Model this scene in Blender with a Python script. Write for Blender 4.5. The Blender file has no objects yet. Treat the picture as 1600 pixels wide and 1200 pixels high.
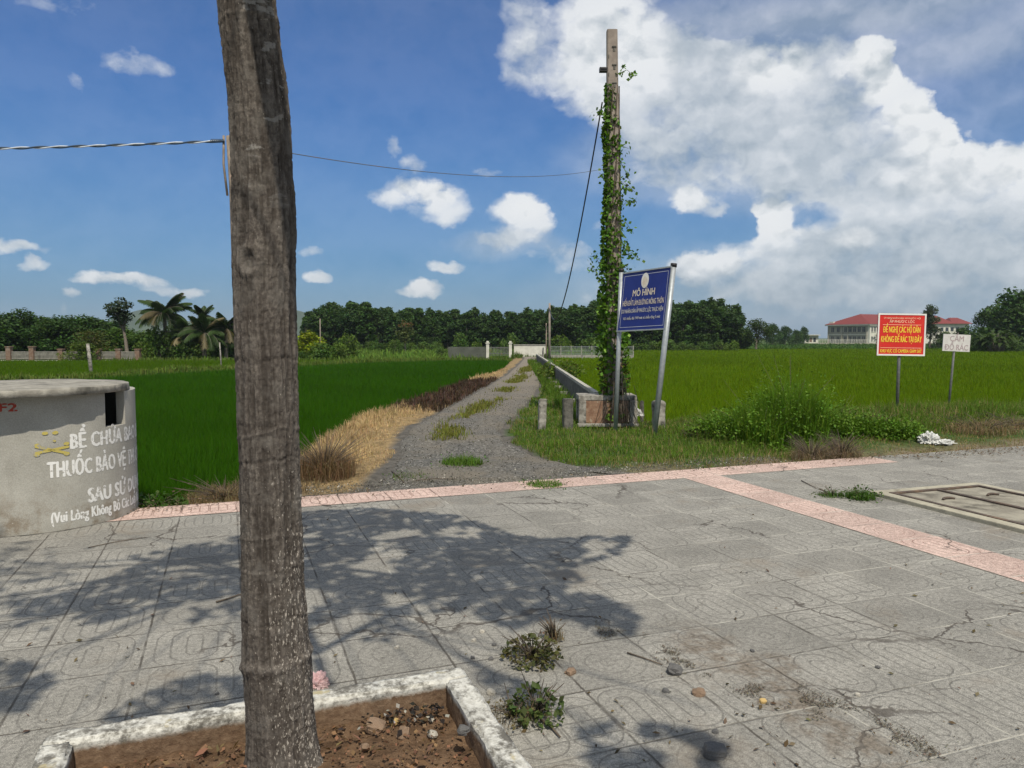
import bpy, bmesh, math, random
import numpy as np
from mathutils import Vector, Matrix
R = math.radians
random.seed(5); rng = np.random.default_rng(7)
C = bpy.context.scene.collection
scn = bpy.context.scene

# ---------------------------------------------------------------- camera
FPX, CAM_H = 1186.0, 1.55
PITCH = math.atan(72 / FPX)
cam_d = bpy.data.cameras.new('camera'); cam = bpy.data.objects.new('camera', cam_d); C.objects.link(cam)
cam.location = (0, 0, CAM_H); cam.rotation_euler = (math.pi / 2 - PITCH, 0, 0)
cam_d.sensor_fit = 'HORIZONTAL'; cam_d.sensor_width = 36; cam_d.lens = 36 * FPX / 1600
cam_d.clip_start = 0.05; cam_d.clip_end = 12000
scn.camera = cam

# ---------------------------------------------------------------- sun, exposure
SUN_EL, SUN_AZ = 55.0, 165.0           # azimuth from +Y clockwise: almost straight behind the camera
sv = Vector((math.cos(R(SUN_EL)) * math.sin(R(SUN_AZ)), math.cos(R(SUN_EL)) * math.cos(R(SUN_AZ)), math.sin(R(SUN_EL))))
sd = bpy.data.lights.new('sun', 'SUN'); sun = bpy.data.objects.new('sun', sd); C.objects.link(sun)
sd.energy = 4.5; sd.angle = R(0.6); sd.color = (1.0, 0.93, 0.80)
sun.rotation_euler = sv.to_track_quat('Z', 'Y').to_euler()
sun.location = (0, -20, 40)
scn.view_settings.view_transform = 'Standard'; scn.view_settings.look = 'None'
scn.view_settings.gamma = 1.0; scn.view_settings.use_curve_mapping = False
scn.view_settings.exposure = 0.0

# ---------------------------------------------------------------- node helper
class NT:
    def __init__(s, tree): s.t = tree; s.n = tree.nodes; s.l = tree.links
    def new(s, typ, **kw):
        n = s.n.new(typ)
        for k, v in kw.items(): setattr(n, k, v)
        return n
    def link(s, a, b): s.l.new(a, b)
    def put(s, sock, v):
        if isinstance(v, bpy.types.NodeSocket): s.l.new(v, sock)
        elif v is not None:
            if hasattr(sock.default_value, '__len__') and not hasattr(v, '__len__'): v = [v] * len(sock.default_value)
            if hasattr(sock.default_value, '__len__') and len(sock.default_value) == 4 and len(v) == 3: v = (*v, 1)
            sock.default_value = v
    def math(s, op, a, b=None, c=None, clamp=False):
        n = s.new('ShaderNodeMath', operation=op); n.use_clamp = clamp
        for i, v in enumerate((a, b, c)):
            if v is not None: s.put(n.inputs[i], v)
        return n.outputs[0]
    def vmath(s, op, a, b=None, c=None):
        n = s.new('ShaderNodeVectorMath', operation=op)
        for i, v in enumerate((a, b, c)):
            if v is not None: s.put(n.inputs[i], v)
        return n.outputs['Value'] if op in ('LENGTH', 'DOT_PRODUCT', 'DISTANCE') else n.outputs[0]
    def sep(s, v): n = s.new('ShaderNodeSeparateXYZ'); s.put(n.inputs[0], v); return n.outputs
    def comb(s, x, y, z):
        n = s.new('ShaderNodeCombineXYZ')
        for i, v in enumerate((x, y, z)): s.put(n.inputs[i], v)
        return n.outputs[0]
    def noise(s, vec, scale, detail=4, rough=0.55, out='Fac', dist=0.0):
        n = s.new('ShaderNodeTexNoise'); s.put(n.inputs['Vector'], vec); n.inputs['Scale'].default_value = scale
        n.inputs['Detail'].default_value = detail; n.inputs['Roughness'].default_value = rough
        n.inputs['Distortion'].default_value = dist
        return n.outputs[out]
    def voro(s, vec, scale, feature='F1', out='Distance'):
        n = s.new('ShaderNodeTexVoronoi', feature=feature); s.put(n.inputs['Vector'], vec); n.inputs['Scale'].default_value = scale
        return n.outputs[out]
    def ramp(s, v, lo, hi, a=0.0, b=1.0, smooth=True):
        n = s.new('ShaderNodeMapRange'); n.interpolation_type = 'SMOOTHSTEP' if smooth else 'LINEAR'
        s.put(n.inputs[0], v)
        for i, q in enumerate((lo, hi, a, b)): s.put(n.inputs[i + 1], q)
        return n.outputs[0]
    def mix(s, f, a, b, mode='MIX'):
        n = s.new('ShaderNodeMix', data_type='RGBA', blend_type=mode)
        s.put(n.inputs[0], f); s.put(n.inputs[6], a); s.put(n.inputs[7], b)
        return n.outputs[2]

# ---------------------------------------------------------------- sky with clouds
def pix_dir(px, py):
    u = (px - 800) / FPX; v = (600 - py) / FPX
    d = Vector((u, math.cos(PITCH) + v * math.sin(PITCH), -math.sin(PITCH) + v * math.cos(PITCH))).normalized()
    return math.atan2(d.x, d.y), math.asin(d.z)

CLOUDS = [  # centre x, y, radius x, y (degrees x 20 or so), weight
 (955,60,95,90,1.0),(930,25,60,60,.9),(985,120,95,75,1.0),(905,95,60,50,.7),(1060,110,120,75,1.0),(1140,150,150,80,1.0),(1240,130,110,70,1.0),
 (1180,215,170,75,1.0),(1060,215,110,70,.85),(1290,205,120,80,1.0),(1010,165,80,60,.8),(1120,270,130,45,.8),(1250,265,130,50,.9),
 (1365,92,46,32,1.1),(1395,125,50,38,1.1),(1435,170,52,42,1.1),(1465,212,56,45,1.1),(1500,250,60,45,1.1),(1545,265,60,42,1.1),(1600,255,60,40,1.1),(1660,270,80,60,1.1),
 (1390,250,95,55,1.0),(1450,300,130,50,1.0),(1560,330,120,55,1.0),(1500,365,150,40,.9),(1350,300,110,40,.8),(1640,350,90,60,1.0),
 (1205,345,42,38,1.15),(1195,375,44,30,1.0),(1180,400,60,25,.7),(1080,315,48,20,.9),(1125,330,34,15,.6),
 (1110,420,62,26,1.0),(1060,440,60,24,.8),(1170,440,70,26,.8),(1250,420,60,30,.7),(1330,385,55,26,.95),(1310,420,70,24,.7),(1400,430,130,34,.8),(1530,430,140,36,.8),
 (1325,155,70,50,1.0),(1350,345,120,46,1.0),(1480,395,170,48,1.0),(1290,400,90,40,.9),(1300,440,200,50,.9),(1500,430,200,60,.95),(1180,455,140,34,.85),(1250,465,260,28,.62),(1000,465,120,24,.5),(1500,470,220,28,.62),
 (820,70,50,60,.62),(800,20,40,30,.5),(850,110,45,40,.5),
 (645,295,58,30,.9),(680,305,48,36,.95),(605,300,36,14,.6),(645,262,24,30,.6),(612,222,16,22,.52),(700,330,40,18,.7),
 (815,335,44,30,1.0),(835,345,30,24,.9),(790,375,60,22,.65),(770,265,34,10,.5),(910,345,45,18,.6),(880,395,60,26,.5),(900,420,50,22,.45),
 (660,450,28,13,.95),(645,455,24,8,.6),(700,415,30,10,.8),(160,430,36,10,.85),(205,436,50,11,.75),(295,452,26,9,.85),(250,450,60,8,.5),(490,430,22,9,.75),
 (215,103,38,18,.42),(255,112,34,12,.36),(300,112,16,10,.34),(128,122,14,18,.36),(80,8,60,20,.36),(20,384,46,9,.7),(58,408,20,8,.7),(108,453,16,8,.6),(85,475,12,10,.5),(480,390,26,10,.45),
]
GREYS = [(1340,25,330,38,1.0),(1130,30,170,30,.7),(1540,60,180,45,.7),(1120,255,180,50,.75),(1260,265,160,55,.8),(1240,205,150,45,.45),(1500,375,190,32,.8),(1340,405,70,20,.8),(1010,250,110,45,.5),(1270,455,330,46,.85),(1530,460,270,50,.9),(1130,440,150,40,.6),(1480,410,200,40,.6),(1560,140,80,60,.35),(790,380,70,22,.6),(1120,190,120,40,.3)]
w = bpy.data.worlds.new('World'); scn.world = w; w.use_nodes = True
def build_world():
    T = NT(w.node_tree); T.n.clear()
    sky = T.new('ShaderNodeTexSky', sky_type='NISHITA'); sky.sun_disc = False
    sky.sun_elevation = R(SUN_EL); sky.sun_rotation = R(SUN_AZ); sky.air_density = 1.0; sky.dust_density = 0.6; sky.ozone_density = 2.5
    tc = T.new('ShaderNodeTexCoord').outputs['Generated']
    x, y, z = T.sep(tc)
    az = T.math('ARCTAN2', x, y); el = T.math('ARCSINE', z)
    p = T.comb(az, el, 0.0)
    def blobs(name, lst, k):
        g = bpy.data.node_groups.new(name, 'ShaderNodeTree')
        g.interface.new_socket('P', in_out='INPUT', socket_type='NodeSocketVector')
        g.interface.new_socket('D', in_out='OUTPUT', socket_type='NodeSocketFloat')
        G = NT(g); gi = G.new('NodeGroupInput').outputs[0]; go = G.new('NodeGroupOutput')
        acc = None
        for cx, cy, rx, ry, wt in lst:
            wt = wt if wt > .75 else wt + .14
            a, e = pix_dir(cx, cy)
            ix, iy = FPX / (rx * k), FPX / (ry * k)
            q = G.vmath('MULTIPLY_ADD', gi, (ix, iy, 0), (-a * ix, -e * iy, 0))
            d2 = G.vmath('DOT_PRODUCT', q, q)
            b = G.math('MAXIMUM', G.math('MULTIPLY_ADD', d2, -wt, wt), 0.0)
            acc = b if acc is None else G.math('SMOOTH_MAX', acc, b, .25)
        G.link(acc, go.inputs[0])
        return g
    gb = blobs('cloud_cover', CLOUDS, 1.42); gg = blobs('cloud_grey', GREYS, 1.5); gbr = blobs('cloud_bright', BRIGHT, 1.35); ggap = blobs('cloud_gap', GAPS, 1.3)
    def call(g, v):
        n = T.new('ShaderNodeGroup'); n.node_tree = g; T.link(v, n.inputs[0]); return n.outputs[0]
    nv = T.vmath('MULTIPLY', tc, (1, 1, 1.3))
    w1 = T.noise(nv, 8, 4, .6, 'Color'); w2 = T.noise(nv, 30, 5, .62, 'Color')
    off = T.vmath('ADD', T.vmath('MULTIPLY_ADD', w1, (.07, .045, 0), (-.035, -.0225, 0)), T.vmath('MULTIPLY_ADD', w2, (.022, .02, 0), (-.011, -.010, 0)))
    pw = T.vmath('ADD', p, off)
    D = call(gb, pw)
    def puff(v):          # rounded billows at three sizes
        a_ = T.noise(v, 6.5, 3, .5); b_ = T.noise(v, 16, 3, .5); c_ = T.noise(v, 46, 6, .6)
        s = T.math('ADD', T.math('MULTIPLY', a_, .46), T.math('MULTIPLY', b_, .34))
        return T.math('ADD', s, T.math('MULTIPLY', c_, .20))
    nw = T.vmath('ADD', nv, T.vmath('MULTIPLY_ADD', w2, (.03, .03, .03), (-.015, -.015, -.015)))
    def bil(v): return T.math('ADD', T.math('MULTIPLY', T.voro(v, 24, 'F1'), -.65), T.math('MULTIPLY', T.voro(v, 58), -.35))
    b0 = bil(nw); b1 = bil(T.vmath('ADD', nw, (-.006, 0, .018)))
    h0 = puff(nw); h1 = puff(T.vmath('ADD', nw, (-.012, 0, .045)))
    # outside the view: broken bright cloud added to lift and whiten the ambient light
    away = T.math('MAXIMUM', T.ramp(el, .44, .60), T.ramp(T.math('ABSOLUTE', az), .75, .95))
    rest = T.math('MULTIPLY', away, T.ramp(T.noise(nv, 3.2, 4, .55), .34, .52, .1, .95))
    D = T.math('MAXIMUM', D, rest)
    gr = T.math('MINIMUM', call(gg, pw), 1.0); br = T.math('MINIMUM', call(gbr, pw), 1.0)
    amp = T.ramp(D, .0, .35, .0, 1.0)
    D = T.math('ADD', D, T.math('MULTIPLY', T.math('MULTIPLY', T.math('ADD', b0, .36), T.math('MULTIPLY_ADD', br, .75, .12)), amp))
    D = T.math('SUBTRACT', D, T.math('MULTIPLY', call(ggap, pw), .85))
    Dn = T.math('MULTIPLY_ADD', T.math('MULTIPLY_ADD', h0, 1.7, -.86), amp, D)
    cover = T.ramp(Dn, .14, T.math('MULTIPLY_ADD', br, -.45, .84))
    emb = T.math('MULTIPLY', T.math('SUBTRACT', h1, h0), 2.9)          # more cloud above: darker
    inner = T.ramp(D, .35, 1.0, 0, .12)
    shade = T.math('ADD', T.math('ADD', emb, inner), T.math('MULTIPLY_ADD', gr, .52, .31))
    shade = T.math('ADD', shade, T.math('MULTIPLY', T.math('MULTIPLY', T.math('SUBTRACT', b1, b0), 2.0), T.math('MULTIPLY_ADD', br, .8, .06)))
    shade = T.math('SUBTRACT', shade, T.math('MULTIPLY', br, .66), clamp=True)
    ccol = T.mix(shade, (.86, .88, .89), (.385, .455, .51))
    soft = T.math('MAXIMUM', T.math('MULTIPLY', cover, T.math('MULTIPLY_ADD', br, .12, .86)), T.math('MULTIPLY', gr, .62))
    skyc = T.vmath('MULTIPLY', sky.outputs[0], SKY_MUL)
    low = T.ramp(el, .0, .34, .62, .0)
    skyc = T.mix(low, skyc, (.17, .29, .40))
    col = T.mix(soft, skyc, ccol)
    col = T.mix(T.ramp(el, .10, .0, 0, .35), col, (.255, .335, .40))
    col = T.mix(T.ramp(z, -.02, .0), (.18, .2, .2), col)
    bg = T.new('ShaderNodeBackground'); T.link(col, bg.inputs[0]); bg.inputs[1].default_value = 1.0
    out = T.new('ShaderNodeOutputWorld'); T.link(bg.outputs[0], out.inputs[0])
GAPS = [(1545,125,75,70,1),(1280,338,44,18,.6),(1010,345,60,40,.8),(1150,352,26,24,.8),(895,290,50,70,.9),(1455,80,40,40,.8),(1160,45,60,16,.5)]
BRIGHT = [(955,70,80,70,.8),(1010,100,60,40,.6),(1365,92,42,30,1),(1400,130,44,34,1),(1440,175,46,36,1),(1475,215,50,38,1),(1510,255,50,34,.9),(1590,255,70,34,1),(1205,345,40,36,1),(1210,110,50,25,.7),(1110,412,50,18,.7),(1075,312,40,14,.6),(670,292,50,28,.7),(820,332,36,24,1),(1330,378,30,14,.7),(660,448,20,10,.7),(1460,270,60,30,.6),(1640,270,60,40,.8),(170,430,40,10,.5)]
SKY_MUL = (.010, .051, .096)
build_world()
w.cycles.sampling_method = 'MANUAL'; w.cycles.sample_map_resolution = 512

# ---------------------------------------------------------------- ground points seen from the photo's spot
def ground(px, py, z=0.0):
    u = (px - 800) / FPX; v = (600 - py) / FPX
    d = (u, math.cos(PITCH) + v * math.sin(PITCH), -math.sin(PITCH) + v * math.cos(PITCH))
    t = (z - CAM_H) / d[2]
    return Vector((d[0] * t, d[1] * t, z))
def at(px, py, Y):
    u = (px - 800) / FPX; v = (600 - py) / FPX
    d = (u, math.cos(PITCH) + v * math.sin(PITCH), -math.sin(PITCH) + v * math.cos(PITCH))
    t = Y / d[1]
    return Vector((d[0] * t, Y, CAM_H + d[2] * t))

# ---------------------------------------------------------------- object helpers
def tag(o, label=None, cat=None, group=None, kind=None):
    if label: o['label'] = label
    if cat: o['category'] = cat
    if group: o['group'] = group
    if kind: o['kind'] = kind
    return o
def empty(name, loc, label, cat, rz=0.0, group=None):
    o = bpy.data.objects.new(name, None); C.objects.link(o); o.location = loc; o.rotation_euler = (0, 0, rz)
    o.empty_display_size = .2
    return tag(o, label, cat, group)
def link(name, me, mat=None, parent=None, loc=None):
    o = bpy.data.objects.new(name, me); C.objects.link(o)
    if mat is not None and len(me.materials) == 0: me.materials.append(mat)
    if parent is not None: o.parent = parent
    if loc is not None: o.location = loc
    return o
def copy_tree(o, parent=None):
    c = o.copy(); C.objects.link(c)
    if parent is not None: c.parent = parent
    for ch in list(o.children): copy_tree(ch, c)
    return c
class MB:
    """collects boxes, tubes and prisms into one mesh"""
    def __init__(s): s.v = []; s.f = []; s.sm = []
    def add(s, vs, fs, smooth=False):
        b = len(s.v); s.v += [tuple(v) for v in vs]; s.f += [tuple(b + i for i in f) for f in fs]; s.sm += [smooth] * len(fs); return s
    def box(s, c, d, rz=0.0, rx=0.0, ry=0.0, M=None):
        m = Matrix.Translation(c) @ Matrix.Rotation(rz, 4, 'Z') @ Matrix.Rotation(ry, 4, 'Y') @ Matrix.Rotation(rx, 4, 'X')
        if M is not None: m = M @ m
        vs = [m @ Vector((sx * d[0] / 2, sy * d[1] / 2, sz * d[2] / 2)) for sx in (-1, 1) for sy in (-1, 1) for sz in (-1, 1)]
        return s.add(vs, [(0, 1, 3, 2), (4, 6, 7, 5), (0, 4, 5, 1), (2, 3, 7, 6), (0, 2, 6, 4), (1, 5, 7, 3)])
    def tube(s, pts, rad, n=8, caps=True, smooth=True):
        pts = [Vector(p) for p in pts]; rad = rad if hasattr(rad, '__len__') else [rad] * len(pts)
        vs = []; ref = Vector((.013, .031, 1))
        for i, p in enumerate(pts):
            d = (pts[min(i + 1, len(pts) - 1)] - pts[max(i - 1, 0)]).normalized()
            a = d.cross(ref if abs(d.z) < .95 else Vector((1, 0, 0))).normalized(); b = a.cross(d)
            vs += [p + (a * math.cos(2 * math.pi * k / n) + b * math.sin(2 * math.pi * k / n)) * rad[i] for k in range(n)]
        fs = [(i * n + k, i * n + (k + 1) % n, (i + 1) * n + (k + 1) % n, (i + 1) * n + k) for i in range(len(pts) - 1) for k in range(n)]
        s.add(vs, fs, smooth)
        if caps:
            b = len(s.v) - len(vs)
            s.f += [tuple(b + k for k in range(n))[::-1], tuple(b + (len(pts) - 1) * n + k for k in range(n))]; s.sm += [False, False]
        return s
    def build(s, name, mat, parent=None, bevel=0.0, loc=None):
        me = bpy.data.meshes.new(name); me.from_pydata(s.v, [], s.f); me.update()
        bm = bmesh.new(); bm.from_mesh(me); bmesh.ops.recalc_face_normals(bm, faces=bm.faces)
        if bevel:
            bmesh.ops.bevel(bm, geom=[e for e in bm.edges if len(e.link_faces) == 2 and e.calc_face_angle(0) > .6], offset=bevel, segments=2, affect='EDGES', profile=.6)
            bm.to_mesh(me)
        else:
            bm.to_mesh(me); me.polygons.foreach_set('use_smooth', s.sm)
        bm.free(); me.update()
        return link(name, me, mat, parent, loc)
def fast_mesh(name, V, quads=None, tris=None, col=None, smooth=False):
    me = bpy.data.meshes.new(name)
    V = np.asarray(V, np.float32).reshape(-1, 3)
    idx = []; tot = []
    if quads is not None and len(quads): quads = np.asarray(quads, np.int32).reshape(-1, 4); idx.append(quads.ravel()); tot.append(np.full(len(quads), 4, np.int32))
    if tris is not None and len(tris): tris = np.asarray(tris, np.int32).reshape(-1, 3); idx.append(tris.ravel()); tot.append(np.full(len(tris), 3, np.int32))
    idx = np.concatenate(idx); tot = np.concatenate(tot); st = np.concatenate([[0], np.cumsum(tot)[:-1]]).astype(np.int32)
    me.vertices.add(len(V)); me.vertices.foreach_set('co', V.ravel())
    me.loops.add(len(idx)); me.loops.foreach_set('vertex_index', idx)
    me.polygons.add(len(tot)); me.polygons.foreach_set('loop_start', st); me.polygons.foreach_set('loop_total', tot)
    if smooth: me.polygons.foreach_set('use_smooth', np.ones(len(tot), bool))
    me.update(calc_edges=True)
    if col is not None:
        a = me.color_attributes.new('Col', 'FLOAT_COLOR', 'POINT')
        c4 = np.ones((len(V), 4), np.float32); c4[:, :3] = col; a.data.foreach_set('color', c4.ravel())
    return me

# ---------------------------------------------------------------- numpy value noise
def _h(ix, iy, iz, seed):
    n = (ix * 374761393 + iy * 668265263 + iz * 2147483647 + seed * 144665) & 0xffffffff
    n = ((n ^ (n >> 13)) * 1274126177) & 0xffffffff
    return ((n ^ (n >> 16)) & 0xffff) / 65535.0
def vnoise(x, y, z=0.0, seed=0):
    x, y, z = np.broadcast_arrays(np.asarray(x, float), np.asarray(y, float), np.asarray(z, float))
    ix, iy, iz = (np.floor(q).astype(np.int64) for q in (x, y, z))
    fx, fy, fz = x - ix, y - iy, z - iz
    fx, fy, fz = (q * q * (3 - 2 * q) for q in (fx, fy, fz))
    r = 0
    for a in (0, 1):
        for b in (0, 1):
            for c in (0, 1):
                r = r + _h(ix + a, iy + b, iz + c, seed) * (fx if a else 1 - fx) * (fy if b else 1 - fy) * (fz if c else 1 - fz)
    return r
def fbm(x, y, z=0.0, o=4, seed=0):
    r = 0; a = .5; t = 0
    for i in range(o):
        r = r + a * vnoise(np.asarray(x) * 2 ** i, np.asarray(y) * 2 ** i, np.asarray(z) * 2 ** i, seed + i); t += a; a *= .5
    return r / t

# ---------------------------------------------------------------- foliage meshes
def leaves_mesh(name, pos, size, col, up=.5, aspect=.55, droop=0.0):
    n = len(pos); pos = np.asarray(pos); size = np.broadcast_to(size, (n,))[:, None]
    nrm = rng.normal(size=(n, 3)); nrm[:, 2] = np.abs(nrm[:, 2]) + up; nrm /= np.linalg.norm(nrm, axis=1)[:, None]
    t = rng.normal(size=(n, 3)); t[:, 2] -= droop; t -= nrm * (t * nrm).sum(1)[:, None]; t /= np.linalg.norm(t, axis=1)[:, None]
    b = np.cross(nrm, t)
    V = np.stack([pos - t * size * .5, pos + b * size * .5 * aspect + nrm * size * .06, pos + t * size * .5, pos - b * size * .5 * aspect + nrm * size * .06], 1)
    q = np.arange(4 * n).reshape(n, 4)
    return fast_mesh(name, V, quads=q, col=np.repeat(np.broadcast_to(col, (n, 3)), 4, 0))
def blades_mesh(name, pos, h, wd, col, lean=.35, tipcol=None, rigid=.5):
    n = len(pos); pos = np.asarray(pos); h = np.broadcast_to(h, (n,))[:, None]; wd = np.broadcast_to(wd, (n,))[:, None]
    a = rng.uniform(0, 2 * np.pi, n); d = np.stack([np.cos(a), np.sin(a), np.zeros(n)], 1)
    a2 = rng.uniform(0, 2 * np.pi, n); ld = np.stack([np.cos(a2), np.sin(a2), np.zeros(n)], 1)
    L = (np.abs(rng.normal(0, lean, n)))[:, None]
    upv = np.array([0, 0, 1.0])
    mid = pos + upv * h * .55 + ld * L * h * .3 * rigid; tip = pos + upv * h * np.maximum(.25, 1 - .45 * L) + ld * L * h * .95
    V = np.stack([pos - d * wd * .5, pos + d * wd * .5, mid + d * wd * .42, mid - d * wd * .42, tip], 1)
    i = np.arange(n)[:, None] * 5
    col = np.broadcast_to(col, (n, 3)); tc = col * 1.15 if tipcol is None else np.broadcast_to(tipcol, (n, 3))
    cc = np.stack([col, col, col, col, tc], 1).reshape(-1, 3)
    return fast_mesh(name, V, quads=i + np.array([0, 1, 2, 3]), tris=i + np.array([3, 2, 4]), col=cc)
def jitter(base, n, amt=.25, hue=.12):
    c = np.array(base)[None] * (1 + rng.uniform(-amt, amt, (n, 1))) * (1 + rng.uniform(-hue, hue, (n, 3)))
    return np.clip(c, .002, 1)

# ================================================================ materials
def newmat(name):
    m = bpy.data.materials.new(name); m.use_nodes = True
    T = NT(m.node_tree); T.n.clear()
    b = T.new('ShaderNodeBsdfPrincipled'); o = T.new('ShaderNodeOutputMaterial'); T.link(b.outputs[0], o.inputs[0])
    b.inputs['Specular IOR Level'].default_value = .25
    return m, T, b
def bump(T, b, h, strength=.5, dist=.01):
    n = T.new('ShaderNodeBump'); n.inputs['Strength'].default_value = strength; n.inputs['Distance'].default_value = dist
    T.put(n.inputs['Height'], h); T.link(n.outputs[0], b.inputs['Normal'])
def rough_mat(name, c1, c2, scale=8, rough=.85, c3=None, bstr=.4, bdist=.006, metal=0.0, scale3=3, coord='Object', spread=(.35, .65), thr3=(.55, .7)):
    m, T, b = newmat(name); v = T.new('ShaderNodeTexCoord').outputs[coord]
    n = T.noise(v, scale, 6, .62); col = T.mix(T.ramp(n, *spread), c1, c2)
    if c3 is not None: col = T.mix(T.ramp(T.noise(v, scale3, 5, .65), *thr3), col, c3)
    T.link(col, b.inputs['Base Color']); b.inputs['Roughness'].default_value = rough; b.inputs['Metallic'].default_value = metal
    bump(T, b, T.noise(v, scale * 5, 5, .65), bstr, bdist)
    return m
def leaf_mat(name, trans=.35, rough=.55, spec=.3, tint=(1, 1, 1)):
    m, T, b = newmat(name); a = T.new('ShaderNodeAttribute'); a.attribute_name = 'Col'
    col = T.mix(1.0, a.outputs['Color'], (*tint, 1), 'MULTIPLY')
    T.link(col, b.inputs['Base Color']); b.inputs['Roughness'].default_value = rough; b.inputs['Specular IOR Level'].default_value = spec
    tr = T.new('ShaderNodeBsdfTranslucent'); T.link(T.mix(1.0, col, (1.25, 1.35, .6, 1), 'MULTIPLY'), tr.inputs[0])
    mx = T.new('ShaderNodeMixShader'); mx.inputs[0].default_value = trans
    T.link(b.outputs[0], mx.inputs[1]); T.link(tr.outputs[0], mx.inputs[2])
    T.link(mx.outputs[0], [n for n in T.n if n.type == 'OUTPUT_MATERIAL'][0].inputs[0])
    return m
M = {}
M['leaf'] = leaf_mat('leaf', .3, .6, .12); M['blade'] = leaf_mat('blade', .3, .7, .06); M['straw'] = leaf_mat('straw', .2, .8, .1)
M['concrete'] = rough_mat('concrete', (.30, .285, .255), (.22, .205, .18), 3.5, .9, (.13, .115, .10), .35, .004, scale3=2.2, thr3=(.58, .8))
M['old_concrete'] = rough_mat('old_concrete', (.34, .32, .28), (.17, .155, .13), 9, .9, (.05, .05, .042), .6, .006, scale3=6, thr3=(.5, .68))
M['dark_concrete'] = rough_mat('dark_concrete', (.15, .14, .12), (.06, .058, .05), 9, .9, (.3, .28, .25), .6, .006, scale3=7, thr3=(.6, .72))
M['rust_wall'] = rough_mat('rust_wall', (.27, .17, .11), (.18, .10, .065), 12, .95, (.33, .27, .2), .5, .006, scale3=9)
M['galv'] = rough_mat('galvanised', (.36, .38, .39), (.29, .31, .32), 20, .45, None, .1, .001, metal=.35)
M['dark_galv'] = rough_mat('grey_paint', (.10, .105, .10), (.15, .15, .14), 20, .6, (.2, .13, .08), .1, .001, metal=.2)
M['black'] = rough_mat('black_plastic', (.015, .015, .017), (.03, .03, .03), 20, .5, None, .1, .001)
M['wood_pole'] = rough_mat('wood_pole', (.27, .22, .17), (.16, .13, .10), 14, .9, (.35, .25, .2), .6, .004, scale3=10)
M['white_plastic'] = rough_mat('white_plastic', (.60, .60, .57), (.45, .45, .42), 12, .5, None, .2, .004)
M['white_wall'] = rough_mat('white_wall', (.60, .58, .50), (.50, .48, .41), 2.5, .85, (.42, .40, .34), .2, .004, scale3=1.2, thr3=(.62, .85))
M['grey_wall'] = rough_mat('grey_wall', (.07, .075, .062), (.10, .105, .088), 1.5, .9, (.05, .06, .04), .2, .004)
M['brick_pillar'] = rough_mat('brick_pillar', (.16, .095, .066), (.21, .15, .11), 7, .95, (.24, .21, .175), .5, .006)
M['grey_louvre'] = rough_mat('grey_louvre', (.22, .21, .18), (.31, .295, .255), 5, .9, (.15, .14, .12), .3, .004)
M['trunk'] = rough_mat('far_trunk', (.20, .17, .135), (.12, .10, .08), 6, .95, (.28, .25, .21), .5, .01)
M['stone_dark'] = rough_mat('stone_dark', (.09, .088, .084), (.15, .145, .14), 30, .9, None, .5, .004)
M['stone_light'] = rough_mat('stone_light', (.48, .45, .38), (.36, .33, .28), 30, .9, None, .5, .004)
M['stone_brown'] = rough_mat('stone_brown', (.19, .12, .08), (.26, .19, .13), 30, .9, None, .5, .004)
M['stone_ochre'] = rough_mat('stone_ochre', (.55, .38, .14), (.42, .3, .14), 30, .9, None, .5, .004)
M['twig'] = rough_mat('twig', (.07, .055, .042), (.12, .095, .07), 30, .9, None, .5, .002)
M['cable'] = rough_mat('cable', (.02, .02, .022), (.03, .03, .03), 30, .6, None, .1, .001)
M['wire_white'] = rough_mat('wire_white', (.6, .64, .68), (.5, .54, .58), 30, .4, None, .1, .001, metal=.2)
M['wire_blue'] = rough_mat('wire_blue', (.05, .075, .11), (.04, .06, .09), 30, .5, None, .1, .001)
M['cream_wall'] = rough_mat('cream_wall', (.33, .31, .25), (.29, .27, .22), .8, .9, (.35, .33, .27), .1, .004, scale3=.5)
M['pale_wall'] = rough_mat('pale_wall', (.62, .60, .51), (.55, .53, .46), .8, .9, None, .1, .004)
M['glass'] = rough_mat('window_glass', (.035, .042, .05), (.06, .07, .08), 2, .25, None, .02, .001)
M['pink_bag'] = rough_mat('pink_bag', (.55, .36, .36), (.42, .3, .3), 25, .45, (.6, .5, .48), .5, .005)

# sign paints
M['sign_blue'] = rough_mat('sign_blue', (.014, .028, .17), (.018, .034, .20), 4, .42, (.02, .04, .19), .03, .001)
M['sign_red'] = rough_mat('sign_red', (.60, .028, .022), (.54, .026, .02), 4, .5, (.56, .045, .03), .03, .001)
M['sign_white'] = rough_mat('sign_white', (.72, .70, .66), (.66, .64, .6), 9, .5, None, .03, .001)
M['sign_faded'] = rough_mat('sign_faded', (.62, .60, .57), (.54, .52, .49), 7, .6, (.50, .43, .42), .1, .002, scale3=5)
M['ink_yellow'] = rough_mat('ink_yellow', (.85, .62, .06), (.80, .56, .06), 9, .5, None, .02, .001)
M['ink_cream'] = rough_mat('ink_cream', (.82, .60, .42), (.8, .55, .36), 9, .5, None, .02, .001)
M['ink_white'] = rough_mat('ink_white', (.66, .64, .58), (.55, .53, .49), 20, .5, None, .02, .001)
M['ink_gold'] = rough_mat('ink_gold', (.62, .52, .40), (.72, .65, .55), 14, .5, None, .02, .001)
M['ink_faded'] = rough_mat('ink_faded', (.33, .255, .26), (.40, .32, .32), 12, .6, None, .02, .001)
M['ink_line'] = rough_mat('ink_line', (.45, .47, .55), (.38, .4, .5), 14, .5, None, .02, .001)
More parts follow.
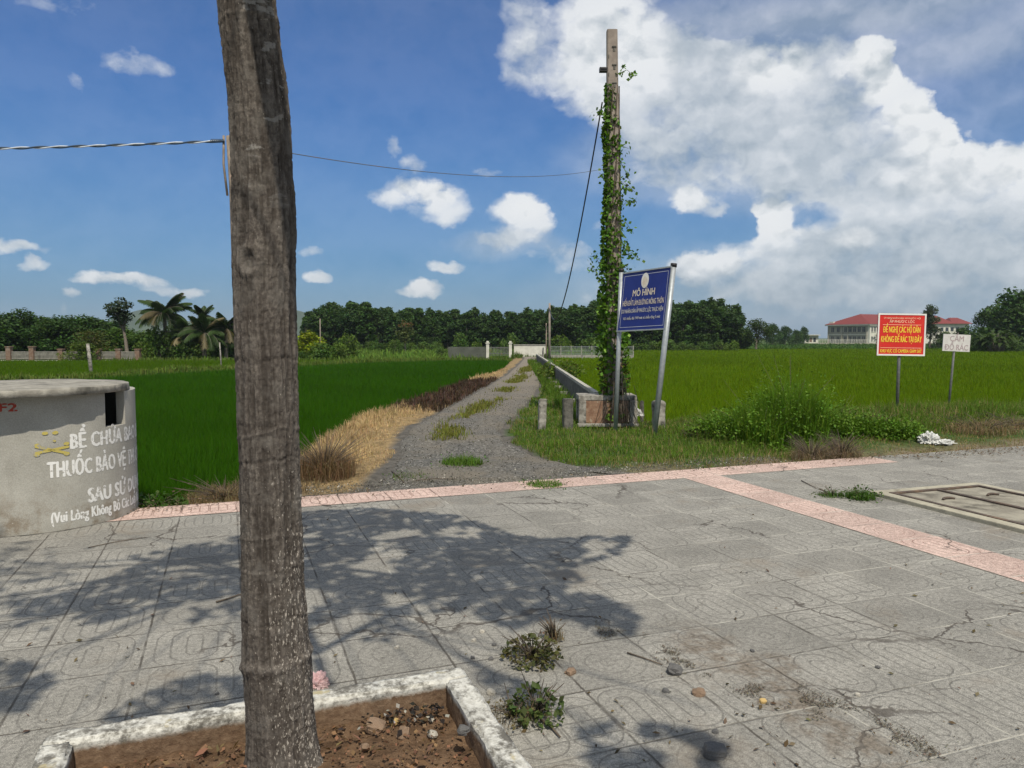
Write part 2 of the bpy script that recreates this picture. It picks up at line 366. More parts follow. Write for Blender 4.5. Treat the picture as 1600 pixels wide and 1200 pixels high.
def worn_paint(name, c, wear=.47):
    m, T, b = newmat(name); v = T.new('ShaderNodeTexCoord').outputs['Object']
    n = T.noise(v, 42, 6, .68); n2 = T.noise(v, 8, 4, .6)
    f = T.ramp(T.math('ADD', n, T.math('MULTIPLY_ADD', n2, .5, -.25)), wear - .07, wear + .03)
    T.link(T.mix(f, (.32, .305, .265), c), b.inputs['Base Color']); b.inputs['Roughness'].default_value = .85
    return m
M['paint_white'] = worn_paint('stencil_white', (.72, .71, .68), .43)
M['paint_white_worn'] = worn_paint('stencil_white_worn', (.60, .58, .54), .52)
M['paint_yellow'] = worn_paint('stencil_yellow', (.46, .38, .10), .45)
M['paint_red'] = worn_paint('stencil_red', (.33, .05, .035), .40)

# roof tiles
def roof_mat():
    m, T, b = newmat('red_roof'); v = T.new('ShaderNodeTexCoord').outputs['Object']
    wv = T.new('ShaderNodeTexWave', wave_type='BANDS', bands_direction='Z'); wv.inputs['Scale'].default_value = 1.3; T.link(v, wv.inputs['Vector'])
    wv.inputs['Distortion'].default_value = .6
    c = T.mix(T.noise(v, .6, 5, .6), (.20, .040, .034), (.155, .034, .030)); c = T.mix(T.math('MULTIPLY', wv.outputs['Fac'], .25), c, (.14, .03, .025))
    T.link(c, b.inputs['Base Color']); b.inputs['Roughness'].default_value = .7
    return m
M['roof'] = roof_mat()

# pavement blocks; object space is the paving grid
TILE = .465
def paving_mat(name, base, alt, groove, pink=False):
    m, T, b = newmat(name); v = T.new('ShaderNodeTexCoord').outputs['Object']
    wob = T.vmath('MULTIPLY_ADD', T.noise(v, 7, 3, .5, 'Color'), (.012, .012, 0), (-.006, -.006, 0))
    vv = T.vmath('ADD', v, wob)
    x, y, z = T.sep(vv)
    u = T.math('DIVIDE', x, TILE); w_ = T.math('DIVIDE', y, TILE)
    iu = T.math('FLOOR', u); iv = T.math('FLOOR', w_)
    fu = T.math('SUBTRACT', u, iu); fv = T.math('SUBTRACT', w_, iv)
    ju = T.math('MINIMUM', fu, T.math('SUBTRACT', 1.0, fu)); jv = T.math('MINIMUM', fv, T.math('SUBTRACT', 1.0, fv))
    joint = T.math('MINIMUM', ju, jv)
    # pressed pattern: racetrack rings, centred on every second tile corner and stretched along y
    wn = T.new('ShaderNodeTexWhiteNoise', noise_dimensions='2D')
    T.link(T.comb(T.math('FLOOR', u), T.math('FLOOR', w_), 0), wn.inputs['Vector'])
    rnd = wn.outputs['Value']
    cu = T.math('MULTIPLY', T.math('SUBTRACT', T.math('FRACT', u), .5), 2.0)      # -1..1 over two tiles
    cv = T.math('MULTIPLY', T.math('SUBTRACT', T.math('FRACT', w_), .5), 2.0)
    def tile_half(c):    # shift of half a tile so the ring centre sits in a tile
        return c
    ln = T.math('MULTIPLY', T.math('GREATER_THAN', rnd, .42), .42)
    dv = T.math('MAXIMUM', T.math('SUBTRACT', T.math('ABSOLUTE', cv), ln), 0.0)
    cu2 = T.math('SUBTRACT', T.math('ABSOLUTE', cu), T.math('MULTIPLY', T.math('GREATER_THAN', rnd, .75), .5))
    d = T.math('SQRT', T.math('ADD', T.math('MULTIPLY', cu2, cu2), T.math('MULTIPLY', dv, dv)))
    gd = T.math('ABSOLUTE', T.math('SUBTRACT', T.math('FRACT', T.math('MULTIPLY', d, 3.2)), .5))
    ring = T.math('MULTIPLY', T.ramp(gd, .030, .085, 1, 0), T.math('LESS_THAN', d, .98))
    # straight scored lines in the remaining tiles
    gl = T.math('ABSOLUTE', T.math('SUBTRACT', T.math('FRACT', T.math('MULTIPLY_ADD', fu, 4.0, .5)), .5))
    line = T.math('MULTIPLY', T.ramp(gl, .022, .055, 1, 0), T.math('GREATER_THAN', d, .98))
    gl2 = T.math('ABSOLUTE', T.math('SUBTRACT', T.math('FRACT', T.math('MULTIPLY_ADD', fv, 4.0, .5)), .5))
    wn2 = T.new('ShaderNodeTexWhiteNoise', noise_dimensions='2D'); T.link(T.comb(iu, iv, 0), wn2.inputs['Vector'])
    line2 = T.math('MULTIPLY', T.ramp(gl2, .022, .055, 1, 0), T.math('GREATER_THAN', wn2.outputs['Value'], .80))
    pat = T.math('MAXIMUM', T.math('MAXIMUM', ring, line), line2)
    big = T.noise(v, .55, 4, .6); med = T.noise(v, 3.1, 5, .6); fine = T.noise(v, 210, 3, .7); grit = T.noise(v, 48, 5, .68)
    vis = T.ramp(T.math('ADD', T.noise(v, 1.6, 4, .6), T.math('MULTIPLY_ADD', wn2.outputs['Value'], .3, -.15)), .36, .62, .75 if pink else .52, 1.5 if pink else 1.0)
    col = T.mix(T.ramp(med, .3, .7), base, alt)
    tv = T.math('MULTIPLY_ADD', wn2.outputs['Value'], .26, .87)
    col = T.mix(1.0, col, T.comb(tv, tv, tv), 'MULTIPLY')
    sp = T.math('ADD', T.ramp(fine, .30, .72, .48, 1.52), T.ramp(grit, .32, .68, -.26, .24)); col = T.mix(1.0, col, T.comb(sp, sp, sp), 'MULTIPLY')
    sv_ = T.ramp(T.voro(v, 260), .1, .5, 1.14, .93); col = T.mix(1.0, col, T.comb(sv_, sv_, sv_), 'MULTIPLY')
    col = T.mix(T.math('MULTIPLY', pat, T.math('MULTIPLY', vis, .47)), col, groove)
    # worn film of soil
    dirt = T.ramp(T.math('ADD', T.noise(v, 1.3, 6, .66), T.math('MULTIPLY_ADD', big, .5, -.25)), .58, .74)
    col = T.mix(T.math('MULTIPLY', dirt, .5), col, (.20, .165, .125))
    st_t = T.math('ABSOLUTE', T.math('SUBTRACT', T.math('ADD', x, T.math('MULTIPLY_ADD', T.noise(v, 2.2, 5, .65), .9, -.45)), 3.1))
    st_s = T.math('MULTIPLY', T.ramp(y, -5.5, -4.9), T.ramp(y, -3.5, -3.95))
    stain = T.math('MULTIPLY', T.math('MULTIPLY', T.ramp(st_t, .05, .24, 1, 0), st_s), T.ramp(T.noise(v, 9, 6, .7), .36, .58))
    col = T.mix(T.math('MULTIPLY', stain, .8), col, T.mix(T.ramp(grit, .35, .65), (.10, .082, .062), (.20, .165, .128)))
    # joints: dark where earth has washed in, pale where the mortar shows
    jn = T.noise(v, 1.1, 3, .55); jm = T.ramp(T.math('ADD', joint, T.math('MULTIPLY_ADD', T.noise(v, 40, 3, .6), .02, -.01)), .006, .017, 1, 0)
    jbreak = T.ramp(T.noise(v, 5, 4, .6), .38, .55)
    jc = T.mix(T.ramp(T.math('ADD', jn, T.math('MULTIPLY_ADD', x, .05, -.15)), .45, .60), (.055, .047, .038), (.44, .42, .36))
    col = T.mix(T.math('MULTIPLY', jm, T.math('MULTIPLY_ADD', jbreak, .7, .05)), col, jc)
    # cracks
    cr = T.voro(T.vmath('ADD', v, T.vmath('MULTIPLY', T.noise(v, 3, 4, .6, 'Color'), (.5, .5, 0))), .95, 'DISTANCE_TO_EDGE')
    ck = T.math('MULTIPLY', T.ramp(cr, .004, .012, 1, 0), T.ramp(T.noise(v, .8, 3, .5), .5, .6))
    col = T.mix(T.math('MULTIPLY', ck, .8), col, (.06, .05, .042))
    T.link(col, b.inputs['Base Color']); b.inputs['Roughness'].default_value = .88; b.inputs['Specular IOR Level'].default_value = .2
    hgt = T.math('SUBTRACT', T.math('MULTIPLY', T.math('ADD', fine, grit), .12), T.math('MULTIPLY', T.math('MAXIMUM', T.math('MULTIPLY', pat, T.math('MULTIPLY', vis, .7)), T.math('MAXIMUM', jm, ck)), .6))
    bump(T, b, hgt, .7, .006)
    return m
M['paving'] = paving_mat('grey_paving', (.225, .215, .190), (.285, .272, .240), (.075, .07, .062))
M['pink_paving'] = paving_mat('pink_paving', (.46, .335, .285), (.56, .42, .36), (.20, .115, .09), True)

def ground_mat():
    m, T, b = newmat('field_ground'); v = T.new('ShaderNodeTexCoord').outputs['Object']
    a = T.mix(T.ramp(T.noise(v, .05, 5, .6), .35, .65), (.045, .085, .016), (.075, .11, .025))
    a = T.mix(T.ramp(T.noise(v, .9, 5, .65), .45, .7), a, (.035, .055, .014))
    T.link(a, b.inputs['Base Color']); b.inputs['Roughness'].default_value = .95; b.inputs['Specular IOR Level'].default_value = .1
    return m
M['ground'] = ground_mat()
def bank_mat():
    m, T, b = newmat('bank_soil'); v = T.new('ShaderNodeTexCoord').outputs['Object']
    at_ = T.new('ShaderNodeAttribute'); at_.attribute_name = 'Col'
    k = T.ramp(T.noise(v, 9, 6, .68), .25, .75, .6, 1.4)
    c = T.mix(1.0, at_.outputs['Color'], T.comb(k, k, k), 'MULTIPLY')
    T.link(c, b.inputs['Base Color']); b.inputs['Roughness'].default_value = .95; b.inputs['Specular IOR Level'].default_value = .1
    bump(T, b, T.noise(v, 26, 6, .7), .8, .02)
    return m
M['bank'] = bank_mat()
def gravel_mat():
    m, T, b = newmat('gravel'); v = T.new('ShaderNodeTexCoord').outputs['Object']
    vc = T.voro(v, 52, 'F1', 'Color'); vd = T.voro(v, 52); r = T.sep(vc)[0]
    c = T.mix(T.ramp(r, .1, .9), (.062, .060, .055), (.165, .158, .142))
    c = T.mix(T.ramp(r, .95, .97), c, (.34, .325, .29))
    f = T.noise(v, 120, 4, .7); k = T.ramp(f, .3, .7, .75, 1.25); c = T.mix(1.0, c, T.comb(k, k, k), 'MULTIPLY')
    big = T.noise(v, .8, 6, .65); c = T.mix(T.ramp(big, .42, .68), c, (.165, .145, .115))
    at_ = T.new('ShaderNodeAttribute'); at_.attribute_name = 'Col'
    c = T.mix(T.sep(at_.outputs['Color'])[0], c, (.215, .185, .145))
    T.link(c, b.inputs['Base Color']); b.inputs['Roughness'].default_value = .92; b.inputs['Specular IOR Level'].default_value = .15
    bump(T, b, T.math('ADD', T.math('MULTIPLY', vd, -1.0), T.math('MULTIPLY', T.noise(v, 60, 5, .7), .6)), .9, .012)
    return m
M['gravel'] = gravel_mat()
def soil_mat():
    m, T, b = newmat('red_soil'); v = T.new('ShaderNodeTexCoord').outputs['Object']
    c = T.mix(T.ramp(T.noise(v, 16, 6, .7), .3, .7), (.105, .064, .038), (.235, .150, .090))
    c = T.mix(T.ramp(T.noise(v, 4, 5, .6), .58, .72), c, (.05, .04, .034))
    c = T.mix(T.ramp(T.voro(v, 60), .08, .14, 1, 0), c, (.36, .27, .19))
    T.link(c, b.inputs['Base Color']); b.inputs['Roughness'].default_value = .95; b.inputs['Specular IOR Level'].default_value = .1
    bump(T, b, T.noise(v, 55, 7, .72), 1.0, .02)
    return m
M['soil'] = soil_mat()
def kerb_mat():
    m, T, b = newmat('whitewashed_kerb'); v = T.new('ShaderNodeTexCoord').outputs['Object']
    z = T.sep(v)[2]
    n = T.noise(v, 5.5, 7, .7); n2 = T.noise(v, 38, 5, .7)
    c = T.mix(T.ramp(n2, .35, .65), (.60, .59, .54), (.42, .405, .36))
    c = T.mix(T.ramp(T.math('ADD', n, T.math('MULTIPLY_ADD', n2, .45, -.22)), .44, .64), c, (.13, .122, .105))
    c = T.mix(T.ramp(T.noise(v, 9, 4, .6), .60, .7), c, (.40, .35, .22))
    low = T.ramp(T.math('ADD', z, T.math('MULTIPLY_ADD', n2, .045, -.022)), .088, .112, 1, 0)
    c = T.mix(low, c, T.mix(T.ramp(n2, .3, .7), (.115, .07, .042), (.20, .135, .085)))
    T.link(c, b.inputs['Base Color']); b.inputs['Roughness'].default_value = .9
    bump(T, b, T.math('ADD', n, n2), .7, .012)
    return m
M['kerb'] = kerb_mat()
def tank_mat():
    m, T, b = newmat('tank_concrete'); v = T.new('ShaderNodeTexCoord').outputs['Object']
    z = T.sep(v)[2]
    c = T.mix(T.ramp(T.noise(v, 2.6, 6, .6), .3, .7), (.30, .288, .25), (.385, .37, .325))
    c = T.mix(T.math('MULTIPLY', T.ramp(T.noise(T.vmath('MULTIPLY', v, (7, 7, 1.2)), 1.0, 5, .6), .55, .8), .35), c, (.22, .205, .175))
    br = T.math('MULTIPLY', T.ramp(T.noise(v, 3.3, 6, .7), .48, .66), T.ramp(z, .05, .48, .85, 0.0))
    c = T.mix(br, c, (.19, .15, .105))
    k = T.ramp(T.noise(v, 120, 4, .7), .3, .7, .86, 1.14); c = T.mix(1.0, c, T.comb(k, k, k), 'MULTIPLY')
    ch = T.math('MULTIPLY', T.ramp(T.noise(v, 13, 5, .75), .66, .69), T.ramp(z, .1, .45, 1, 0)); c = T.mix(ch, c, (.46, .44, .40))
    T.link(c, b.inputs['Base Color']); b.inputs['Roughness'].default_value = .85
    bump(T, b, T.math('ADD', T.noise(v, 60, 6, .7), T.math('MULTIPLY', T.ramp(T.voro(v, 9), .02, .06), .6)), .5, .006)
    return m
M['tank'] = tank_mat()
M['coping'] = rough_mat('coping', (.42, .40, .34), (.30, .285, .24), 5, .9, (.18, .17, .14), .3, .004)
M['lid'] = rough_mat('lid_concrete', (.34, .32, .27), (.20, .185, .155), 7, .9, (.10, .095, .08), .7, .01, scale3=5, thr3=(.52, .72))
def bark_mat():
    m, T, b = newmat('bark'); v = T.new('ShaderNodeTexCoord').outputs['Object']
    at_ = T.new('ShaderNodeAttribute'); at_.attribute_name = 'Col'; hgt, fleck, _ = T.sep(at_.outputs['Color'])
    st = T.vmath('MULTIPLY', v, (1, 1, .8))
    n = T.noise(st, 62, 6, .72); n2 = T.noise(v, 9, 5, .65); n3 = T.noise(T.vmath('MULTIPLY', v, (1, 1, 1.6)), 30, 5, .7)
    c = T.mix(T.ramp(n, .36, .64), (.078, .066, .057), (.172, .150, .128))
    c = T.mix(T.ramp(hgt, .30, .60, .8, 0), c, (.045, .037, .031))
    c = T.mix(T.math('MULTIPLY', T.ramp(n2, .48, .68), .6), c, (.165, .150, .132))
    c = T.mix(T.math('MULTIPLY', T.ramp(n3, .55, .7), .45), c, (.060, .050, .043))
    fl = T.ramp(T.math('ADD', T.noise(T.vmath('MULTIPLY', v, (1, 1, .42)), 150, 3, .6), T.math('MULTIPLY_ADD', fleck, .20, -.15)), .615, .65)
    c = T.mix(T.math('MULTIPLY', fl, .8), c, (.44, .40, .345))
    z = T.sep(v)[2]
    pat = T.math('MULTIPLY', T.ramp(T.noise(T.vmath('MULTIPLY', v, (1, 1, 2.2)), 9.0, 4, .55), .60, .64), T.math('MULTIPLY', T.ramp(z, 1.9, 2.2), T.ramp(T.sep(v)[0], -.11, -.05)))
    c = T.mix(T.math('MULTIPLY', pat, .55), c, (.36, .345, .32))
    T.link(c, b.inputs['Base Color']); b.inputs['Roughness'].default_value = .92; b.inputs['Specular IOR Level'].default_value = .15
    bump(T, b, T.math('ADD', T.noise(st, 95, 6, .75), T.math('MULTIPLY', T.noise(v, 160, 4, .7), .4)), .85, .008)
    return m
M['bark'] = bark_mat()
def pole_mat():
    m, T, b = newmat('pole_concrete'); v = T.new('ShaderNodeTexCoord').outputs['Object']
    c = T.mix(T.ramp(T.noise(v, 6, 6, .65), .35, .65), (.29, .245, .205), (.215, .18, .15))
    st = T.noise(T.vmath('MULTIPLY', v, (10, 10, .7)), 1.5, 5, .6); c = T.mix(T.math('MULTIPLY', T.ramp(st, .5, .75), .5), c, (.12, .10, .085))
    T.link(c, b.inputs['Base Color']); b.inputs['Roughness'].default_value = .9; bump(T, b, T.noise(v, 60, 5, .7), .5, .004)
    return m
M['pole'] = pole_mat()
def hill_mat():
    m, T, b = newmat('hill_forest'); v = T.new('ShaderNodeTexCoord').outputs['Object']
    c = T.mix(T.ramp(T.noise(v, .02, 6, .65), .35, .65), (.03, .05, .018), (.055, .085, .03))
    T.link(c, b.inputs['Base Color']); b.inputs['Roughness'].default_value = .95; bump(T, b, T.noise(v, .08, 5, .7), 1.0, 6)
    return m
M['hill'] = hill_mat()
M['slab'] = rough_mat('cover_slab', (.31, .285, .225), (.21, .19, .15), 6, .9, (.10, .09, .07), .6, .008, scale3=3.2, thr3=(.5, .7))
M['cover_rim'] = rough_mat('cover_rim', (.40, .37, .28), (.31, .285, .22), 8, .9, (.17, .15, .11), .6, .008, scale3=5, thr3=(.58, .75))
M['iron'] = rough_mat('rusty_iron', (.075, .058, .048), (.12, .09, .07), 12, .75, (.18, .12, .08), .4, .003, metal=.2)

# ================================================================ the setting
TH = R(20.5); e1 = Vector((math.cos(TH), math.sin(TH), 0)); e2 = Vector((-math.sin(TH), math.cos(TH), 0))
A0 = Vector((-3.2, 6.40, 0)) - e1 * .13
def grid(t, s, z=0.0): return A0 + e1 * t + e2 * s + Vector((0, 0, z))
def gs(x, y): return (x - A0.x) * e2.x + (y - A0.y) * e2.y
def gt(x, y): return (x - A0.x) * e1.x + (y - A0.y) * e1.y
ZF = -.42                                     # level of the paddies
def sheet(name, pts, z, mat, thick=0.0, kind='structure'):
    bm = bmesh.new(); vs = [bm.verts.new((p[0], p[1], z)) for p in pts]; f = bm.faces.new(vs); f.normal_update()
    if f.normal.z < 0: f.normal_flip()
    if thick:
        r = bmesh.ops.extrude_face_region(bm, geom=[f]); 
        for q in r['geom']:
            if isinstance(q, bmesh.types.BMVert): pass
        bmesh.ops.translate(bm, verts=vs, vec=(0, 0, -thick)); bmesh.ops.recalc_face_normals(bm, faces=bm.faces)
    me = bpy.data.meshes.new(name); bm.to_mesh(me); bm.free()
    o = link(name, me, mat); return tag(o, kind=kind)
sheet('ground', [(-3200, -600), (3200, -600), (3200, 3400), (-3200, 3400)], ZF - .01, M['ground'])
pv = sheet('pavement', [(-22, -26), (36, -26), (36, TILE), (-22, TILE)], 0.0, M['paving'], .6)
pv.location = A0; pv.rotation_euler.z = TH
pk = sheet('pink_paving_edge', [(-6, 0), (8.7, 0), (8.7, TILE - .004), (-6, TILE - .004)], .004, M['pink_paving']); pk.location = A0; pk.rotation_euler.z = TH
pk = sheet('pink_paving_strip', [(12 * TILE, -20), (13 * TILE, -20), (13 * TILE, -.003), (12 * TILE, -.003)], .004, M['pink_paving']); pk.location = A0; pk.rotation_euler.z = TH

# edges of the track and of the paddies, by distance
LE = np.array([(-2.3, 7.2), (-1.58, 7.9), (-1.52, 9.0), (-1.50, 9.77), (-1.72, 11.3), (-1.81, 13.37), (-1.53, 16.38), (-1.04, 22.4), (-.27, 32.3), (.3, 43.8), (.85, 57.5), (1.0, 66)])
RE = np.array([(3.2, 8.4), (1.3, 8.75), (.5, 9.77), (-.05, 11.3), (-.16, 12.9), (.21, 16.38), (.68, 21.1), (1.25, 29.7), (1.84, 41.8), (2.3, 54.2), (2.5, 66)])
RICE = np.array([(-3.7, 6.6), (-3.15, 8.4), (-3.07, 11.3), (-3.19, 14.5), (-2.9, 18), (-2.16, 25.5), (-.66, 39.2), (-.1, 57.5), (0, 66)])
def ex(tab, y): return np.interp(y, tab[:, 1], tab[:, 0])
def sstep(x, a, b): t = np.clip((x - a) / (b - a), 0, 1); return t * t * (3 - 2 * t)
def height(x, y):
    x = np.asarray(x, float); y = np.asarray(y, float)
    s = gs(x, y); nz = (fbm(x * 1.3, y * 1.3, o=4, seed=3) - .5)
    right = 1 - sstep(s + nz * .5, 5.0, 6.1); right = right * sstep(x, ex(LE, y) - .3, ex(LE, y) + .2)
    left = 1 - sstep(s + nz * .4, .62, 1.15)
    dyke = sstep(x + nz * .4, ex(RICE, y) - .25, ex(RICE, y) + .45) * (1 - sstep(x + nz * .3, np.maximum(ex(RE, y) + .5, 1.9), np.maximum(ex(RE, y) + .9, 2.6)))
    k = np.maximum(np.maximum(right, left), dyke) * (1 - sstep(y, 62, 68))
    ontrack = (x > ex(LE, y)) & (x < ex(RE, y))
    rough = np.where(ontrack, .05, .12) * nz * 1.6 * sstep(s, .5, .9)
    z = ZF + k * (-ZF - .035) + rough * k
    # the bund between the two left paddies
    bx = np.interp(y, [20, 27, 34, 41, 50, 56], [-21, -18.2, -16.9, -14.6, -10.5, -5]); bd = np.abs(x - bx + nz * .8)
    z = np.maximum(z, ZF + (.34 + .2 * nz) * (1 - sstep(bd, .25, .8)) * (y < 56))
    bd2 = np.abs(y - 56 + nz); z = np.maximum(z, ZF + .3 * (1 - sstep(bd2, .3, .9)) * (x < -.2) * (x > -30))
    return z
def bank():
    xs = np.concatenate([np.arange(-32, -8, .5), np.arange(-8, 9, .14), np.arange(9, 32, .4)]); ys = np.concatenate([np.arange(4.5, 20, .14), np.arange(20, 70, .45)])
    X, Y = np.meshgrid(xs, ys); Z = height(X, Y)
    s = gs(X, Y); Z = np.where(s < TILE + .02, np.minimum(Z, -.12), Z)
    nz = fbm(X * .9, Y * .9, o=4, seed=9)
    col = np.zeros(X.shape + (3,)); col[:] = (.05, .085, .022)
    def paint(mask, c): 
        m = np.clip(mask, 0, 1)[..., None]; col[:] = col * (1 - m) + np.array(c) * m
    strip = sstep(X, ex(RICE, Y) - .2, ex(RICE, Y) + .2) * (1 - sstep(X, ex(LE, Y) - .1, ex(LE, Y) + .2))
    paint(strip, (.23, .165, .085))
    burnt = strip * sstep(Y + nz * 4 - 2, 16, 18) * (1 - sstep(Y + nz * 5 - 2, 27, 31)); paint(burnt, (.055, .036, .026))
    paint((1 - sstep(s + nz * .5 - .25, .6, 1.0)) * (X < -1.5), (.15, .12, .08))
    edge = (1 - sstep(s + (nz - .5) * 1.6, .7, 1.5)); paint(edge * (X > 1.2), (.17, .135, .09))
    tr = (X > ex(LE, Y) - .1) & (X < ex(RE, Y) + .1); paint(tr * 1.0, (.10, .092, .08))
    ny, nx = X.shape; V = np.stack([X, Y, Z], -1).reshape(-1, 3)
    i = (np.arange(ny - 1)[:, None] * nx + np.arange(nx - 1)[None]).reshape(-1); q = np.stack([i, i + 1, i + nx + 1, i + nx], 1)
    keep = (s.reshape(-1)[q] > TILE - .1).any(1)
    me = fast_mesh('embankment', V, quads=q[keep], col=col.reshape(-1, 3), smooth=True)
    tag(link('embankment', me, M['bank']), kind='structure')
bank()
def track():
    ys = np.concatenate([np.arange(7.35, 20, .1), np.arange(20, 63, .4)]); n = 25; V = []; col = []
    for y in ys:
        a, b = float(ex(LE, y)), float(ex(RE, y))
        for k in range(n):
            u = k / (n - 1); x = a + (b - a) * u
            x += (fbm(y * 2.1, k * 0, 3.3, 3, 5) - .5) * .3 * (1 if k in (0, n - 1) else 0)
            V.append((x, y, 0)); 
            rut = math.exp(-((u - .27) / .13) ** 2) + math.exp(-((u - .76) / .14) ** 2)
            far = min(1, max(0, (y - 12) / 25)); col.append((min(1, far * .75 + rut * .22 * (y > 10)), 0, 0))
    V = np.array(V); s = gs(V[:, 0], V[:, 1])
    z = height(V[:, 0], V[:, 1]) + .045; V[:, 2] = np.maximum(z, -.02)
    edge = np.tile(np.arange(n), len(ys)); V[:, 2] -= np.where((edge == 0) | (edge == n - 1), .10, np.where((edge == 1) | (edge == n - 2), .035, 0))
    V[:, 2] = np.where(s < TILE + .15, -.012, V[:, 2])
    ny = len(ys); i = (np.arange(ny - 1)[:, None] * n + np.arange(n - 1)[None]).reshape(-1); q = np.stack([i, i + 1, i + n + 1, i + n], 1)
    q = q[(s[q] > TILE - .06).all(1)]
    me = fast_mesh('gravel_track', V, quads=q, col=np.array(col), smooth=True)
    tag(link('gravel_track', me, M['gravel']), kind='structure')
track()
# hills on the skyline
def hills():
    xs = np.linspace(-1500, 300, 120); ys = np.linspace(1350, 1900, 24); X, Y = np.meshgrid(xs, ys)
    Z = np.zeros_like(X) - 2
    for px, w_, hh in ((222, 70, 44), (300, 150, 24), (468, 80, 44), (400, 140, 24)):
        x0 = (px - 800) / FPX * 1600; Z += hh * np.exp(-((X - x0) / w_) ** 2) * np.exp(-((Y - 1600) / 150) ** 2)
    Z += (fbm(X / 60, Y / 60, o=4, seed=2) - .5) * 10 * (Z > 4)
    ny, nx = X.shape; i = (np.arange(ny - 1)[:, None] * nx + np.arange(nx - 1)[None]).reshape(-1)
    me = fast_mesh('hills', np.stack([X, Y, Z], -1), quads=np.stack([i, i + 1, i + nx + 1, i + nx], 1), smooth=True)
    tag(link('hills', me, M['hill']), kind='structure')
hills()

# ---------------------------------------------------------------- rice, grass and straw
def scatter(n, x0, x1, y0, y1): return rng.uniform(x0, x1, n), rng.uniform(y0, y1, n)
def rice_left():
    P, H, W, K = [], [], [], []
    for y0, y1, dens, wd in ((6, 10, 1500, .008), (10, 15, 1000, .010), (15, 22, 520, .015), (22, 32, 250, .023), (32, 57, 110, .038)):
        xl = -.72 * y1 - 1.5; n = int((y1 - y0) * (-xl) * dens)
        x, y = scatter(n, xl, 0, y0, y1)
        bx = np.interp(y, [20, 27, 34, 41, 50, 56], [-21, -18.2, -16.9, -14.6, -10.5, -5])
        ok = (x < ex(RICE, y) - .02 + .12 * (fbm(x * 2, y * 2, seed=4) - .5)) & (x > -.72 * y - 1.0) & (gs(x, y) > .95) & (np.abs(x - bx) > .5) & (y < 55.6)
        ok &= (x + 4.1) ** 2 + (y - 6.6) ** 2 > .9
        x, y, bx = x[ok], y[ok], bx[ok]
        # planted in rows
        row = .17; x = np.round(x / row) * row + rng.normal(0, .035 + y * .0012, len(x))
        P.append(np.stack([x, y, np.full(len(x), ZF)], 1)); H.append(rng.uniform(.40, .48, len(x)) * (1 + .12 * (fbm(x * .5, y * .5, seed=8) - .5)))
        W.append(np.full(len(x), wd))
        c = jitter((.027, .082, .0025), len(x), .22, .12) * (1 + .35 * (fbm(x * .35, y * .35, seed=5) - .5))[:, None]
        c = np.where((x < bx)[:, None], c * np.array([2.1, 1.35, 1.2]), c); K.append(c)
    me = blades_mesh('rice_crop', np.concatenate(P), np.concatenate(H), np.concatenate(W), np.concatenate(K), lean=.3)
    tag(link('rice_crop', me, M['blade']), 'deep green young rice filling the paddy left of the gravel track', 'rice', kind='stuff')
rice_left()
def rice_right():
    P, H, W, K = [], [], [], []
    for y0, y1, dens, wd in ((10, 16, 700, .011), (16, 24, 420, .016), (24, 38, 170, .027), (38, 60, 60, .05), (60, 90, 22, .09), (90, 118, 12, .14)):
        xr = .74 * y1 + 1.5; n = int((y1 - y0) * (xr - 1.8) * dens)
        x, y = scatter(n, 1.8, xr, y0, y1)
        ok = (x < .72 * y + 1.2) & (gs(x, y) > 5.3 + .8 * (fbm(x * .8, y * .8, seed=6) - .5)) & (x > np.where(y < 50, 2.25, 2.9)) & (y < 112 + 6 * fbm(x * .05, 0, seed=3)) & ~((y > 64) & (x < 11.5))
        x, y = x[ok], y[ok]
        P.append(np.stack([x, y, np.full(len(x), ZF)], 1)); H.append(rng.uniform(.39, .48, len(x))); W.append(np.full(len(x), wd))
        c = jitter((.092, .152, .003), len(x), .2, .12) * (1 + .3 * (fbm(x * .2, y * .12, seed=7) - .5))[:, None]
        K.append(c)
    me = blades_mesh('rice_crop', np.concatenate(P), np.concatenate(H), np.concatenate(W), np.concatenate(K), lean=.3)
    tag(link('rice_crop', me, M['blade']), 'yellowish green rice filling the wide paddy behind the red sign', 'rice', kind='stuff')
rice_right()
def on_bank(x, y): return np.stack([x, y, height(x, y) - .02], 1)
